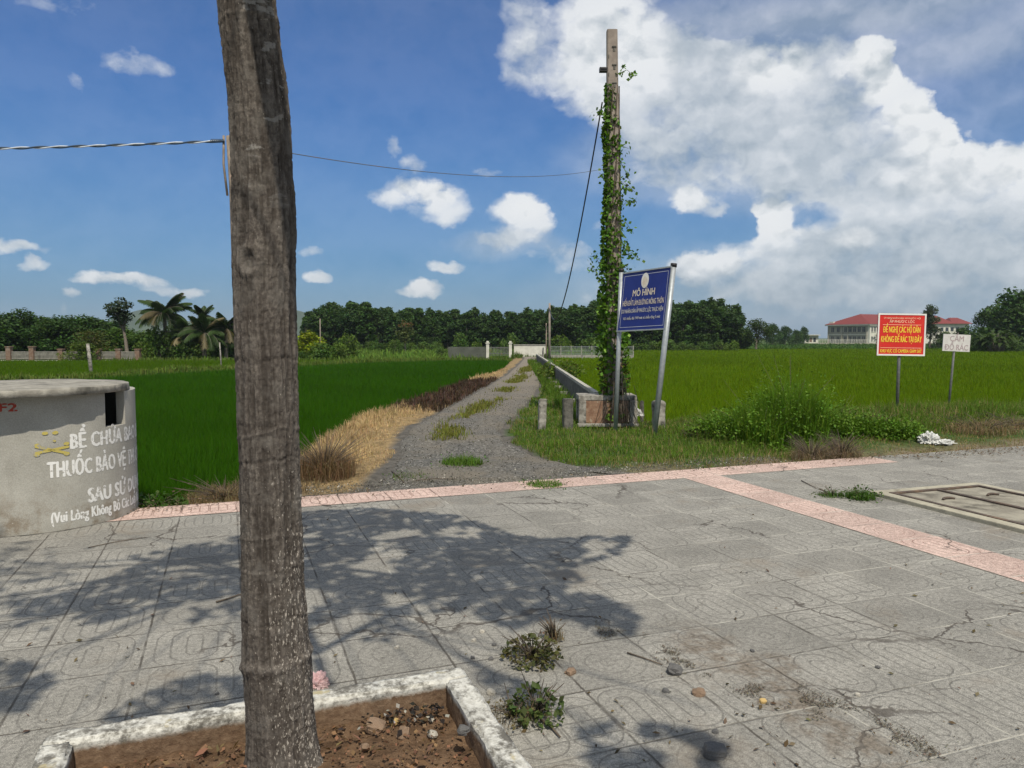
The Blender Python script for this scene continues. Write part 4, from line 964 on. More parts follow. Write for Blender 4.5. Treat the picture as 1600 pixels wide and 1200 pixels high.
# ---------------------------------------------------------------- signs
def frame_at(loc, rz): return Matrix.Translation(loc) @ Matrix.Rotation(rz, 4, 'Z')
def blue_sign():
    # panel corners seen in the photo give its plane: left edge farther, right edge nearer
    YL, YR = 12.95, 12.05
    bl = at(967, 516, YL); br = at(1037, 513.5, YR); tl = at(972, 429, YL); tr = at(1051, 417, YR)
    base = Vector(((bl.x + br.x) / 2, (YL + YR) / 2, 0))
    t = empty('blue_sign', base, 'tall blue village road sign on two grey pipe posts, by the vine covered pole', 'sign')
    ex_ = ((br - bl) + (tr - tl)) / 2; ez_ = ((tl - bl) + (tr - br)) / 2; nrm = ex_.cross(ez_).normalized(); 
    W_, H_ = ex_.length, ez_.length; o_ = (bl + br + tl + tr) / 4 - base
    def P(u, v, d=0.0): return o_ + ex_ * (u / W_) + ez_ * (v / H_) + nrm * d            # u, v in metres from the centre
    def plate(name, u0, u1, v0, v1, d0, d1, mat, bev=0):
        mb = MB(); mb.add([P(u, v, d) for u in (u0, u1) for v in (v0, v1) for d in (d0, d1)], [(0, 1, 3, 2), (4, 6, 7, 5), (0, 4, 5, 1), (2, 3, 7, 6), (0, 2, 6, 4), (1, 5, 7, 3)]); return mb.build(name, M[mat], t, bev)
    a, b = W_ / 2, H_ / 2
    plate('panel', -a, a, -b, b, -.012, .0, 'sign_blue')
    fr = MB()
    for u0, u1, v0, v1 in ((-a, a, b, b + .022), (-a, a, -b - .022, -b), (-a - .018, -a, -b - .022, b + .022), (a, a + .018, -b - .022, b + .022)):
        fr.add([P(u, v, d) for u in (u0, u1) for v in (v0, v1) for d in (-.02, .012)], [(0, 1, 3, 2), (4, 6, 7, 5), (0, 4, 5, 1), (2, 3, 7, 6), (0, 2, 6, 4), (1, 5, 7, 3)])
    fr.build('frame', M['galv'], t)
    ln = MB(); i = .045
    for u0, u1, v0, v1 in ((-a + i, a - i, b - i - .008, b - i), (-a + i, a - i, -b + i, -b + i + .008), (-a + i, -a + i + .008, -b + i + .008, b - i - .008), (a - i - .008, a - i, -b + i + .008, b - i - .008)):
        ln.add([P(u, v, .003) for u, v in ((u0, v0), (u1, v0), (u1, v1), (u0, v1))], [(0, 1, 2, 3)])
    ln.build('border_line', M['ink_line'], t)
    for body, wf, cap, v, mat, bold in (('MÔ HÌNH', .46, .105, .085, 'ink_gold', .045), ('HIẾN ĐẤT LÀM ĐƯỜNG NÔNG THÔN', .86, .085, -.075, 'ink_gold', .03), ('DO NHÂN DÂN ẤP PHƯỚC LỘC THỰC HIỆN', .87, .062, -.205, 'ink_white', .03), ('Với chiều dài 1949 mét và chiều rộng 5 mét', .78, .045, -.325, 'ink_white', .02)):
        me = fit_text(body, W_ * wf, cap, bold, -.01, v * 1.0 * H_ / 1.02); map_mesh(me, lambda c: P(c.x, c.y, .004 + c.z)); link('lettering', me, M[mat], t)
    # plain round emblem: pale disc with a tan heart
    for rad, rad2, d, mat in ((.085, .125, .004, 'sign_white'), (.055, .088, .006, 'ink_gold')):
        mb = MB(); mb.add([P(-.005 + rad * math.cos(k * math.pi / 16), .315 * H_ + (rad2 - .125) * .6 + .022 + rad2 * math.sin(k * math.pi / 16), d) for k in range(32)], [tuple(range(32))]); mb.build('emblem', M[mat], t)
    for (tx, ty, bx, by, Y, rad, u) in ((971, 424, 961.5, 677, YL + .03, .038, 0), (1052.5, 416, 1021.5, 686, YR + .02, .045, 1)):
        top = at(tx, ty, Y); bot = at(bx, by, Y); bot = top + (bot - top) * ((top.z + .25) / (top.z - bot.z)); 
        p = MB().tube([bot - base, top - base], [rad, rad], 16).build('post', M['galv'], t)
        ax = (top - bot).normalized(); MB().tube([top - base - ax * .01, top - base + ax * .045], [rad + .006, rad + .006], 16).build('post_cap', M['black'], t)
blue_sign()
def red_sign():
    Y = 15.7; bl, br, tl, tr = at(1370, 556, Y), at(1445, 555, Y), at(1371.5, 490, Y), at(1446.5, 490.5, Y)
    base = Vector((at(1403, 640, Y).x, Y, 0)); W_ = (br - bl).length; H_ = (tl - bl).length; c = (bl + br + tl + tr) / 4 - base
    t = empty('red_sign', base, 'red notice board with white border and yellow writing on a single post', 'sign')
    rot = Matrix.Translation(c) @ Matrix.Rotation(R(.8), 4, 'Y') 
    MB().box((0, 0, 0), (W_, .02, H_), M=rot).build('panel', M['sign_red'], t)
    fr = MB(); q = .032
    for x, z, w_, h_ in ((0, H_ / 2 - q / 2, W_, q), (0, -H_ / 2 + q / 2, W_, q), (-W_ / 2 + q / 2, 0, q, H_ - 2 * q), (W_ / 2 - q / 2, 0, q, H_ - 2 * q)): fr.box((x, -.012, z), (w_, .012, h_), M=rot)
    fr.build('border', M['sign_white'], t)
    for z in (.205, -.275): MB().box((0, -.0115, z * H_ / .88), (W_ * (.86 if z < 0 else .8), .002, .007), M=rot).build('rule', M['ink_cream'], t)
    for body, wf, cap, z, mat, bold in (('ỦY BAN NHÂN DÂN XÃ PHƯỚC HỘI', .76, .030, .327, 'ink_cream', .02), ('ẤP PHƯỚC LỘC', .52, .050, .247, 'ink_cream', .02), ('ĐỀ NGHỊ CÁC HỘ DÂN', .77, .118, .045, 'ink_yellow', .06), ('KHÔNG ĐỂ RÁC TẠI ĐÂY', .84, .118, -.155, 'ink_yellow', .06), ('KHU VỰC CÓ CAMERA GIÁM SÁT', .86, .068, -.375, 'ink_yellow', .05)):
        me = fit_text(body, W_ * wf, cap, bold, 0, z * H_ / .88); map_mesh(me, lambda c_: rot @ Vector((c_.x, -.0135 - c_.z, c_.y))); link('lettering', me, M[mat], t)
    MB().tube([(0, .04, -.3), (.012, .04, c.z + H_ * .3)], .032, 10).build('post', M['dark_galv'], t)
red_sign()
def white_sign():
    Y = 16.7; bl, br, tl, tr = at(1472, 548.5, Y), at(1514.5, 550, Y), at(1474, 522, Y), at(1517, 522.5, Y)
    base = Vector((at(1482, 640, Y).x, Y, 0)); W_ = (br - bl).length; H_ = (tl - bl).length; c = (bl + br + tl + tr) / 4 - base
    t = empty('white_sign', base, 'small faded white board reading no dumping, on a thin leaning post', 'sign')
    rot = Matrix.Translation(c) @ Matrix.Rotation(R(2.5), 4, 'Y')
    MB().box((0, 0, 0), (W_, .014, H_), M=rot).build('panel', M['sign_faded'], t)
    for body, wf, cap, z in (('CẤM', .50, .115, .035), ('ĐỔ RÁC', .86, .115, -.155)):
        me = fit_text(body, W_ * wf, cap, .035, .0, z); map_mesh(me, lambda c_: rot @ Vector((c_.x, -.0095 - c_.z, c_.y))); link('lettering', me, M['ink_faded'], t)
    MB().tube([(0, .03, -.3), (c.x * .9, .03, c.z + H_ * .2)], .024, 10).build('post', M['dark_galv'], t)
white_sign()

# ---------------------------------------------------------------- utility pole and its climber
PY = 13.7
pole_b = Vector((at(961, 660, PY).x, PY, 0)); pole_t = at(956, 48, PY)
def utility_pole():
    t = empty('utility_pole', pole_b, 'tall bare topped concrete pole with step holes, wrapped in a green climber', 'utility pole')
    n = 24; mb = MB(); top = pole_t - pole_b; 
    def sec(f):
        c = Vector((0, 0, -.3)).lerp(top, f); w_ = .135 + (.092 - .135) * f; d_ = w_ * .85
        return [c + Vector((sx * w_ - sx * cx * .02, sy * d_ - sy * cy * .02, 0)) for sx, sy, cx, cy in ((-1, -1, 1, 0), (-1, -1, 0, 1), (-1, 1, 0, 1), (-1, 1, 1, 0), (1, 1, 1, 0), (1, 1, 0, 1), (1, -1, 0, 1), (1, -1, 1, 0))]
    vs = []
    for i in range(n + 1): vs += sec(i / n)
    fs = [(i * 8 + k, i * 8 + (k + 1) % 8, (i + 1) * 8 + (k + 1) % 8, (i + 1) * 8 + k) for i in range(n) for k in range(8)] + [tuple(range(8)), tuple(n * 8 + k for k in range(8))]
    mb.add(vs, fs).build('shaft', M['pole'], t)
    H_ = top.z + .3
    for k in range(15):
        f = 1 - (.35 + k * .31) / H_; c = Vector((0, 0, -.3)).lerp(top, f); w_ = .135 + (.092 - .135) * f; d_ = w_ * .85
        h = MB(); h.box((c.x + .028, -d_ - .001, c.z), (.042, .012, .072)); h.box((c.x + .028, -d_ - .008, c.z + .047), (.082, .014, .022)); h.build('step_hole_shade', M['dark_concrete'], t, .004)  # no recess: dark blocks on the face paint the shade of the holes
        if k < 8:
            h = MB(); h.box((c.x - .068, -d_ - .001, c.z - .12), (.016, .012, .06)); h.build('step_hole_shade', M['dark_concrete'], t, .003)
    z = at(940, 110, PY).z; br = MB(); br.box((-.255, -.02, z), (.15, .10, .075)); br.box((-.165, -.02, z), (.06, .03, .03)); br.box((-.255, -.073, z + .012), (.11, .012, .03)); br.build('bracket', M['black'], t, .006)
utility_pole()
def climber():
    t = empty('climbing_vine', pole_b + Vector((.0, -.2, 0)), 'leafy green vine climbing most of the concrete utility pole', 'vine')
    o = pole_b + Vector((0, -.2, 0)); H_ = at(945, 135, PY).z; P, S = [], []
    def cx(z): f = z / pole_t.z; return pole_b.lerp(pole_t, f)
    def rad(z):      # spread of the foliage at each height
        return np.interp(z, [0, .6, 1.2, 2.2, 3.0, 4.0, 4.8, 5.3, 5.9, 6.15], [.30, .33, .28, .24, .26, .19, .14, .13, .18, .10])
    n = 4300
    for z in rng.uniform(.05, H_, n):
        g = float(vnoise(z * 2.3, 0, 0, 91)); a = rng.uniform(0, 2 * np.pi); q = rad(z) * (.3 + 1.05 * g) 
        if z > 2.8 and rng.random() < .62 and math.cos(a) > -.05: continue
        rr = .1 + max(0, q - .1) * math.sqrt(rng.random()) * (1 if rng.random() < .9 else 1.4)
        c = cx(z); P.append((c.x - o.x + rr * math.cos(a) - .02, c.y - o.y + rr * math.sin(a) * .9, z + rng.normal(0, .03))); S.append(rng.uniform(.055, .115))
    # loose sprays at the right and a sprig near the top
    st = MB()
    for px0, py0, px1, py1 in ((962, 250, 985, 285), (960, 285, 992, 300), (965, 330, 995, 315), (965, 345, 990, 365), (962, 240, 982, 232), (970, 320, 980, 290), (966, 115, 993, 120), (940, 420, 922, 400), (938, 440, 920, 418), (955, 300, 936, 270), (975, 400, 1000, 405), (968, 380, 985, 402), (945, 180, 932, 182), (965, 420, 990, 432)):
        a, b = at(px0, py0, PY - .08) - o, at(px1, py1, PY - .15) - o; m_ = a.lerp(b, .5) + Vector((0, 0, .09)); st.tube([a, m_, b], [.006, .004, .003], 5)
        for k in range(30):
            f = rng.random(); p = (a.lerp(m_, f * 2) if f < .5 else m_.lerp(b, f * 2 - 1)) + Vector(rng.normal(0, .05, 3)); P.append(tuple(p)); S.append(rng.uniform(.05, .085))
    for k in range(9):
        a = k * .7; pts = []
        for i in range(26):
            z = i / 25 * (H_ - rng.uniform(0, 1.2) if k > 3 else H_); c = cx(z) - o; pts.append((c.x + (.145 - .004 * z) * math.cos(a + z * .8), c.y + (.13 - .004 * z) * math.sin(a + z * .8), z))
        st.tube(pts, .012, 5)
    for k in range(26):      # dead hanging stems at the foot
        x = rng.normal(.12, .25); z = rng.uniform(.3, 1.0); y = rng.uniform(-.35, .1); st.tube([(x * .6, y, z), (x * .8, y - .05, z * .5), (x * 1.2, y - .1, -.05)], [.005, .005, .004], 4)
    st.build('stems', M['twig'], t)
    n = len(P); P = np.array(P); hz = P[:, 2]; c = jitter((.085, .165, .022), n, .45, .15); pale = rng.random(n) < .10; c[pale] *= np.array([2.2, 1.9, 2.2]); low = rng.random(n) < .35 * (hz < 1.1); c[low] = jitter((.10, .075, .04), int(low.sum()), .3)
    link('leaves', leaves_mesh('leaves', P, np.array(S), c, up=.1, aspect=.8, droop=.8), M['leaf'], t)
climber()

# ---------------------------------------------------------------- wires
def cat(a, b, sag, n=24): return [a.lerp(b, i / n) - Vector((0, 0, 4 * sag * (i / n) * (1 - i / n))) for i in range(n + 1)]
stake_top = at(361, 213, 5.5); stake_bot = at(392, 838, 5.5)
def wires():
    t = empty('wooden_stake', Vector((stake_bot.x, 5.5, 0)), 'thin grey wooden pole standing behind the foreground tree trunk', 'pole'); b = t.location
    pts = [stake_top.lerp(stake_bot, f) - b for f in (0, .12, .28, .45, .7, 1.03)]; pts = [p + Vector((dx, 0, 0)) for p, dx in zip(pts, (0, .006, -.004, .008, .004, 0))]
    MB().tube(pts, [.034, .036, .034, .036, .038, .04], 12).build('shaft', M['wood_pole'], t)
    s = MB(); s.tube([pts[0] + Vector((-.045, -.02, .0)), pts[0] + Vector((-.05, -.02, -.2)), pts[0] + Vector((-.028, -.02, -.42))], .008, 6); s.build('split_strip', M['wood_pole'], t)
    a = stake_top + Vector((-.035, -.03, -.04)); far = at(-420, 236, 5.3)
    t2 = empty('twisted_cable', a, 'thick twisted blue and white cable running left from the wooden pole', 'cable')
    ax = cat(a, far, .02, 220)
    for ph, mat, rr in ((0, 'wire_white', .0048), (math.pi, 'wire_blue', .0062)):
        pts = [p - a + Vector((0, math.cos(i * .36 + ph), math.sin(i * .36 + ph))) * .005 for i, p in enumerate(ax)]; MB().tube(pts, rr, 6).build('strand', M[mat], t2)
    k = MB()
    for i in range(7): k.tube([Vector((-.012 - i * .013, .0, .012)), Vector((-.016 - i * .013, -.012, 0)), Vector((-.012 - i * .013, .0, -.012))], .0045, 5)
    k.build('binding', M['wire_blue'], t2)
    b2 = Vector((pole_b.x - .11, PY - .05, at(935, 262, PY).z)); a2 = stake_top + Vector((.03, 0, -.05))
    me = MB(); me.tube([p - a2 for p in cat(a2, b2, .20, 40)], .0035, 5); o = me.build('thin_wire', M['dark_galv'], None, loc=a2); tag(o, 'thin dark wire sagging between the wooden pole and the utility pole', 'wire')
    a3 = at(941, 160, PY - .13); b3 = at(858.5, 482, 58); me = MB(); me.tube([p - a3 for p in cat(a3, b3, 2.05, 60)], [.013 + .0004 * i for i in range(61)], 6); o = me.build('power_cable', M['cable'], None, loc=a3)
    tag(o, 'black cable dropping from the utility pole toward the far poles', 'cable')
wires()

# ---------------------------------------------------------------- concrete posts, sluice box and flume
def slab_post(px, py, top_px, top_py, w_, Y, label, mat, d_=None):
    b = at(px, py, Y); tp = at(top_px, top_py, Y); o = Vector((b.x, Y, 0)); bm = bmesh.new(); bmesh.ops.create_cube(bm, size=1)
    for v in bm.verts: v.co = Vector((v.co.x * w_ + (tp.x - b.x) * (v.co.z + .5), v.co.y * (d_ or w_), (v.co.z + .5) * (tp.z + .15) - .15))
    bmesh.ops.bevel(bm, geom=list(bm.edges), offset=.014, segments=2, affect='EDGES')
    for k in range(1, 9): bmesh.ops.bisect_plane(bm, geom=bm.verts[:] + bm.edges[:] + bm.faces[:], plane_co=(0, 0, tp.z * k / 9), plane_no=(0, 0, 1))
    for v in bm.verts: v.co += v.normal * (float(vnoise(v.co.x * 20 + px, v.co.y * 20, v.co.z * 20, 95)) - .5) * .022
    me = bpy.data.meshes.new('concrete_post'); bm.to_mesh(me); bm.free(); ob = link('concrete_post', me, M[mat], None, o); ob.rotation_euler.z = R(8)
    tag(ob, label, 'post', 'short concrete posts near the sluice')
slab_post(846, 668, 848, 623, .125, 12.9, 'pale crumbling concrete post nearest the track, tilting slightly', 'old_concrete')
slab_post(887, 669, 887, 623, .165, 13.0, 'dark stained upright concrete post left of the sluice box', 'dark_concrete')
slab_post(1029, 662, 1029, 626, .19, 13.3, 'pale rough concrete post behind the right leg of the blue sign', 'old_concrete')
slab_post(1003, 655, 1003, 626, .06, 14.0, 'thin dark concrete post right of the sluice box', 'dark_concrete')
def sluice():
    Y = 13.55; x0, x1 = at(904, 640, Y).x, at(995, 640, Y).x; zt = at(930, 618, Y).z; w_ = x1 - x0; o = Vector(((x0 + x1) / 2, Y, 0))
    t = empty('sluice_box', o, 'weathered concrete sluice box with a reddish front panel, beside the utility pole', 'sluice')
    f = MB(); f.box((0, .32, zt - .045), (w_, .66, .09)); f.box((-w_ / 2 + .065, 0, zt / 2 - .09), (.13, .14, zt)); f.box((w_ / 2 - .065, 0, zt / 2 - .09), (.13, .14, zt)); f.box((0, .6, zt / 2 - .09), (w_ - .02, .1, zt)); f.build('frame', M['old_concrete'], t, .012)
    MB().box((-.02, .03, zt / 2 - .06), (w_ - .262, .07, zt - .07)).build('front_panel', M['rust_wall'], t, .004)
    MB().box((0, -.09, .0), (w_ + .05, .12, .05)).build('sill', M['concrete'], t, .008)
sluice()
def flume():
    x, y0, y1, zt = 1.58, 14.2, 48.0, .54; o = Vector((x, y0, 0)); L = y1 - y0
    t = empty('irrigation_channel', o, 'long narrow concrete irrigation channel with cross struts along the right paddy', 'channel')
    MB().box((0, L / 2, zt - .035), (.10, L, .07)).build('coping', M['coping'], t, .008); MB().box((-.012, L / 2, zt / 2 - .235), (.075, L, zt + .33)).build('channel_wall', M['dark_concrete'], t)  # dark mossy wall colour also carries the shade inside the channel
    MB().box((-.36, L / 2, -.27), (.07, L, .5)).build('channel_wall', M['old_concrete'], t, .008)
    MB().box((-.18, L / 2, -.33), (.28, L, .08)).build('channel_floor', M['dark_concrete'], t)
    for k in range(14): MB().box((-.19, 1.0 + k * 2.4, .10), (.27, .12, .08)).build('strut', M['old_concrete'], t, .008)
flume()

# ================================================================ weeds, litter and stones
def z_at(x, y): return 0.0 if gs(x, y) < TILE else float(height(x, y))
def weed(name, loc, label, cat_, rad, hgt, nb, nl, bcol, lcol, leaf=.035, bw=.008, lean=.8, group=None, stems=0):
    o = Vector(loc); t = empty(name, o, label, cat_, 0, group)
    a = rng.uniform(0, 2 * np.pi, nb); r_ = np.sqrt(rng.uniform(0, 1, nb)) * rad * .6
    if nb:
        P = np.stack([r_ * np.cos(a), r_ * np.sin(a), np.full(nb, -.01)], 1)
        link('blades', blades_mesh('blades', P, rng.uniform(.45, 1, nb) * hgt * (1 - .5 * (r_ / rad)), bw, jitter(bcol, nb, .3, .15), lean=lean), M['blade'], t)
    if nl:
        a = rng.uniform(0, 2 * np.pi, nl); r_ = np.sqrt(rng.uniform(0, 1, nl)) * rad; z = hgt * rng.uniform(.05, .9, nl) * (1 - .6 * (r_ / rad) ** 2)
        q = fbm(r_ * np.cos(a) * 4 / rad + o.x, r_ * np.sin(a) * 4 / rad, z * 3 / hgt, 3, 97) > .46
        P = np.stack([r_ * np.cos(a), r_ * np.sin(a), z], 1)[q]
        link('leaves', leaves_mesh('leaves', P, rng.uniform(.6, 1.3, len(P)) * leaf, jitter(lcol, len(P), .35, .15), up=.6, aspect=.6), M['leaf'], t)
    if stems:
        s = MB()
        for k in range(stems):
            a = rng.uniform(0, 2 * np.pi); l = rng.uniform(.4, 1) * hgt; d = Vector((math.cos(a), math.sin(a), 0)) * rad * rng.uniform(.3, 1); s.tube([d * .1, d * .45 + Vector((0, 0, l * .6)), d + Vector((0, 0, l))], [.0035 + .003 * hgt, .003, .0015], 4)
        s.build('stems', M['twig'], t)
    return t
DG, LG = (.06, .125, .018), (.09, .16, .025); OL = (.085, .085, .03); BR = (.15, .105, .06); TAN = (.26, .195, .105)
G = ground
weed('pavement_weed', G(832, 1030), 'low reddish green weed in the cracks, between tree bed and pink strip', 'weed', .15, .13, 60, 650, BR, (.085, .085, .032), .03, .003, stems=24)
weed('pavement_weed', G(866, 1000), 'dry wiry stems standing behind the low reddish green weed', 'weed', .09, .16, 90, 40, (.15, .115, .07), BR, .02, .003, .6, stems=18)
weed('pavement_weed', G(838, 1122), 'sparse leafy weed just outside the right side of the kerb', 'weed', .12, .16, 40, 330, BR, (.07, .10, .03), .033, .003, stems=16)
weed('pavement_weed', G(800, 1120), 'brown dried weed pressed against the outer face of the kerb', 'weed', .16, .09, 150, 160, (.15, .12, .06), (.12, .10, .045), .022, .003, 1.0, stems=10)
weed('grass_tuft', G(1345, 779), 'dark green grass tuft at the corner of the rusty framed cover', 'grass tuft', .22, .16, 420, 260, DG, (.06, .10, .025), .03, .005, .9, stems=8)
weed('grass_tuft', G(1300, 775), 'thin trailing grass tuft left of the rusty framed cover', 'grass tuft', .22, .10, 240, 120, DG, (.07, .10, .03), .025, .005, 1.0, stems=14)
weed('grass_tuft', G(722, 727), 'green grass tuft in the middle of the gravel near the pink edge', 'grass tuft', .42, .20, 900, 200, LG, DG, .03, .007, .7)
weed('grass_tuft', G(850, 758), 'flat green tuft growing on the pink paving edge', 'grass tuft', .32, .09, 560, 200, LG, DG, .025, .006, .9)
weed('grass_tuft', G(640, 745), 'small flat green patch at the left mouth of the track', 'grass tuft', .32, .08, 420, 200, (.10, .13, .035), DG, .02, .006, .9)
def median():
    n = 9000; y = 11.2 + rng.uniform(0, 1, n) ** 1.1 * 30; u = .46 + rng.normal(0, .085, n); x = ex(LE, y) + (ex(RE, y) - ex(LE, y)) * u
    g = fbm(x * 1.5, y * .8, seed=98); ok = g > .47 - .05 * (y > 12.5) * (y < 16); x, y = x[ok], y[ok]; P = np.stack([x, y, height(x, y) + .03], 1)
    me = blades_mesh('median_grass', P, rng.uniform(.04, .15, len(x)), .007 + y * .0006, jitter((.15, .155, .035), len(x), .35, .15), lean=.8)
    tag(link('median_grass', me, M['blade']), 'yellow green grass growing on the hump between the wheel ruts', 'grass', kind='stuff')
median()
def bank_pt(px, py, z=0.0): p = G(px, py); p.z = z_at(p.x, p.y); return p
# tall weeds on the right verge
for i, (px, py, r_, h_, lab) in enumerate(((1130, 684, .55, .42, 'leafy green weed clump right of the blue sign'), (1190, 690, .75, .62, 'tall bushy green weed clump midway between the blue and red signs'), (1235, 688, .8, .86, 'tallest bushy green weed clump, behind the dry brush'), (1300, 680, .6, .56, 'bushy green weed clump just right of the tallest one'), (1350, 682, .5, .40, 'lower green weed clump left of the red sign post'), (1400, 684, .42, .30, 'low green weed clump at the foot of the red sign post'))):
    weed('weed_clump', bank_pt(px, py), lab, 'weeds', r_ * 1.1, h_ * (1.65 if 1180 < px < 1290 else 1.3), 2800, 2200, (.088, .165, .014), (.092, .168, .018), .045, .010, .5, 'green weed clumps along the paddy edge', stems=14)
weed('weed_clump', bank_pt(1104, 684), 'dark brownish dying weed heap right of the blue sign', 'weeds', .45, .26, 420, 500, (.085, .08, .03), (.06, .062, .025), .04, .007, 1.0, stems=24)
for px, py, r_, h_, lab in ((1268, 712, .42, .34, 'dry grey brown brushwood heap at the pavement edge below the weeds'), (1316, 712, .40, .38, 'dry tan brushwood heap at the pavement edge, the right one of two')):
    weed('dry_brush', bank_pt(px, py), lab, 'brush', r_, h_, 900, 0, (.22, .17, .11), BR, .03, .005, 1.1, stems=90)
weed('dry_brush', bank_pt(508, 745), 'brown thorny dead brush beside the tree trunk at the dry bank', 'brush', .55, .50, 1300, 0, (.19, .125, .07), BR, .03, .005, 1.0, stems=120)
weed('dry_brush', bank_pt(350, 770), 'brown dead brush on the pavement edge left of the tree trunk', 'brush', .6, .22, 900, 120, (.22, .165, .09), (.12, .09, .05), .03, .005, 1.1, stems=70)
weed('leafy_weed', bank_pt(238, 783), 'dark green leafy weed at the right foot of the concrete tank', 'weed', .32, .22, 150, 1100, DG, (.05, .095, .018), .045, .006, .8, stems=10)
weed('leafy_weed', bank_pt(290, 772), 'pale green weed on the pavement edge between tank and trunk', 'weed', .3, .16, 300, 300, LG, (.08, .12, .03), .03, .005, .8, stems=6)
weed('leafy_weed', at(878, 582, 27.5) * 1.0 - Vector((0, 0, .15)), 'yellow green shrub leaning over the far end of the flume', 'shrub', .9, .75, 500, 1500, LG, (.095, .13, .022), .11, .02, .8, stems=12)
weed('dry_brush', bank_pt(1535, 672), 'low tan dead brush on the verge below the white sign', 'brush', .9, .34, 900, 260, (.24, .18, .10), (.11, .11, .04), .04, .007, 1.0, stems=60)
weed('dry_brush', bank_pt(1590, 668), 'low tan dead brush at the right edge of the view', 'brush', .8, .3, 700, 300, (.22, .17, .095), (.10, .11, .035), .04, .007, 1.0, stems=50)
# leaf litter along the outer edge of the pavement
def litter():
    P, K, S = [], [], []
    n = 7000; t_ = rng.uniform(-1.5, 16, n); s_ = rng.normal(.40, .13, n); x = A0.x + e1.x * t_ + e2.x * s_; y = A0.y + e1.y * t_ + e2.y * s_
    g = fbm(x * 1.1, y * 1.1, seed=99); ok = (rng.uniform(0, 1, n) < np.where(t_ > 8.2, .75, np.where(t_ < 2.2, .5, .12))) & (g > .42); s_ = s_ - np.where(t_ > 9, rng.uniform(0, .35, n), 0)
    x = A0.x + e1.x * t_ + e2.x * s_; y = A0.y + e1.y * t_ + e2.y * s_; x, y = x[ok], y[ok]
    P = np.stack([x, y, np.full(len(x), .012) + rng.uniform(0, .012, len(x))], 1)
    me = leaves_mesh('leaf_litter', P, rng.uniform(.012, .05, len(x)), jitter((.14, .105, .07), len(x), .5, .12), up=2.5, aspect=.45)
    tag(link('leaf_litter', me, M['straw']), 'scattered dry leaves and straw along the outer edge of the pavement', 'litter', kind='stuff')
    n = 2600; px = rng.uniform(0, 1600, n); py = 730 + 470 * rng.uniform(0, 1, n) ** .6; x = np.empty(n); y = np.empty(n)
    for i in range(n): g = ground(px[i], py[i]); x[i], y[i] = g.x, g.y
    crack = np.exp(-((x * .2 + y * .98 - (3.52 - (x - .8) * .55)) / .11) ** 2) * (x > .5) * (x < 1.9)
    k = fbm(x * 1.2, y * 1.2, seed=101); ok = (gs(x, y) < .4) & ((rng.uniform(0, 1, n) < .22 * (k > .5)) | (rng.uniform(0, 1, n) < crack)); x, y = x[ok], y[ok]
    nx = 6500; cx = rng.uniform(.45, 1.6, nx); cy = 3.62 - (cx - .75) * .95 + rng.normal(0, .07, nx) + .25 * (fbm(cx * 3, 0 * cx, seed=140) - .5); kk = fbm(cx * 5, cy * 5, seed=141) > .45; cx, cy = cx[kk], cy[kk]; x = np.concatenate([x, cx]); y = np.concatenate([y, cy])
    P = np.stack([x, y, np.full(len(x), .006)], 1); me = leaves_mesh('grit', P, rng.uniform(.003, .010, len(x)), jitter((.135, .115, .09), len(x), .5, .1), up=1.6, aspect=.9)
    tag(link('grit', me, M['straw']), 'fine grit and crumbs scattered over the grey pavement', 'grit', kind='stuff')
    # loose gravel spilled at the mouth of the track
    n = 4200; t_ = rng.uniform(1.6, 7.5, n); s_ = rng.normal(.74, .16, n); x = A0.x + e1.x * t_ + e2.x * s_; y = A0.y + e1.y * t_ + e2.y * s_; P = np.stack([x, y, np.full(n, .012)], 1)
    c = jitter((.125, .118, .104), n, .45, .05); w_ = rng.random(n) < .10; c[w_] = jitter((.42, .40, .36), int(w_.sum()), .1, .03)
    me = leaves_mesh('loose_gravel', P, rng.uniform(.007, .022, n), c, up=.6, aspect=.9); tag(link('loose_gravel', me, M['straw']), 'loose grey and white gravel spilled at the mouth of the track', 'gravel', kind='stuff')
    n = 5200; y = 8 + rng.uniform(0, 1, n) ** 1.6 * 16; u = rng.uniform(.02, .98, n); x = ex(LE, y) + (ex(RE, y) - ex(LE, y)) * u; P = np.stack([x, y, height(x, y) + .055], 1); P = P[gs(x, y) > .7]; n = len(P)
    c = jitter((.11, .104, .092), n, .45, .05); w_ = rng.random(n) < .03; c[w_] = jitter((.36, .34, .3), int(w_.sum()), .1, .03)
    me = leaves_mesh('loose_gravel', P, rng.uniform(.008, .026, n), c, up=.8, aspect=.9); tag(link('loose_gravel', me, M['straw']), 'loose grey gravel lying on the near stretch of the track', 'gravel', kind='stuff')
    # crumbs on the red soil
    n = 3200; u = rng.uniform(-1.42, -.14, n); v = rng.uniform(-1.42, -.14, n); P = np.array([list(M_BED @ Vector((a, b, .045))) for a, b in zip(u, v)])
    me = leaves_mesh('soil_crumbs', P, rng.uniform(.004, .022, n), jitter((.19, .108, .062), n, .55, .1), up=.5, aspect=.8); tag(link('soil_crumbs', me, M['straw']), 'reddish clods and crumbs on the soil inside the tree bed', 'soil', kind='stuff')
litter()
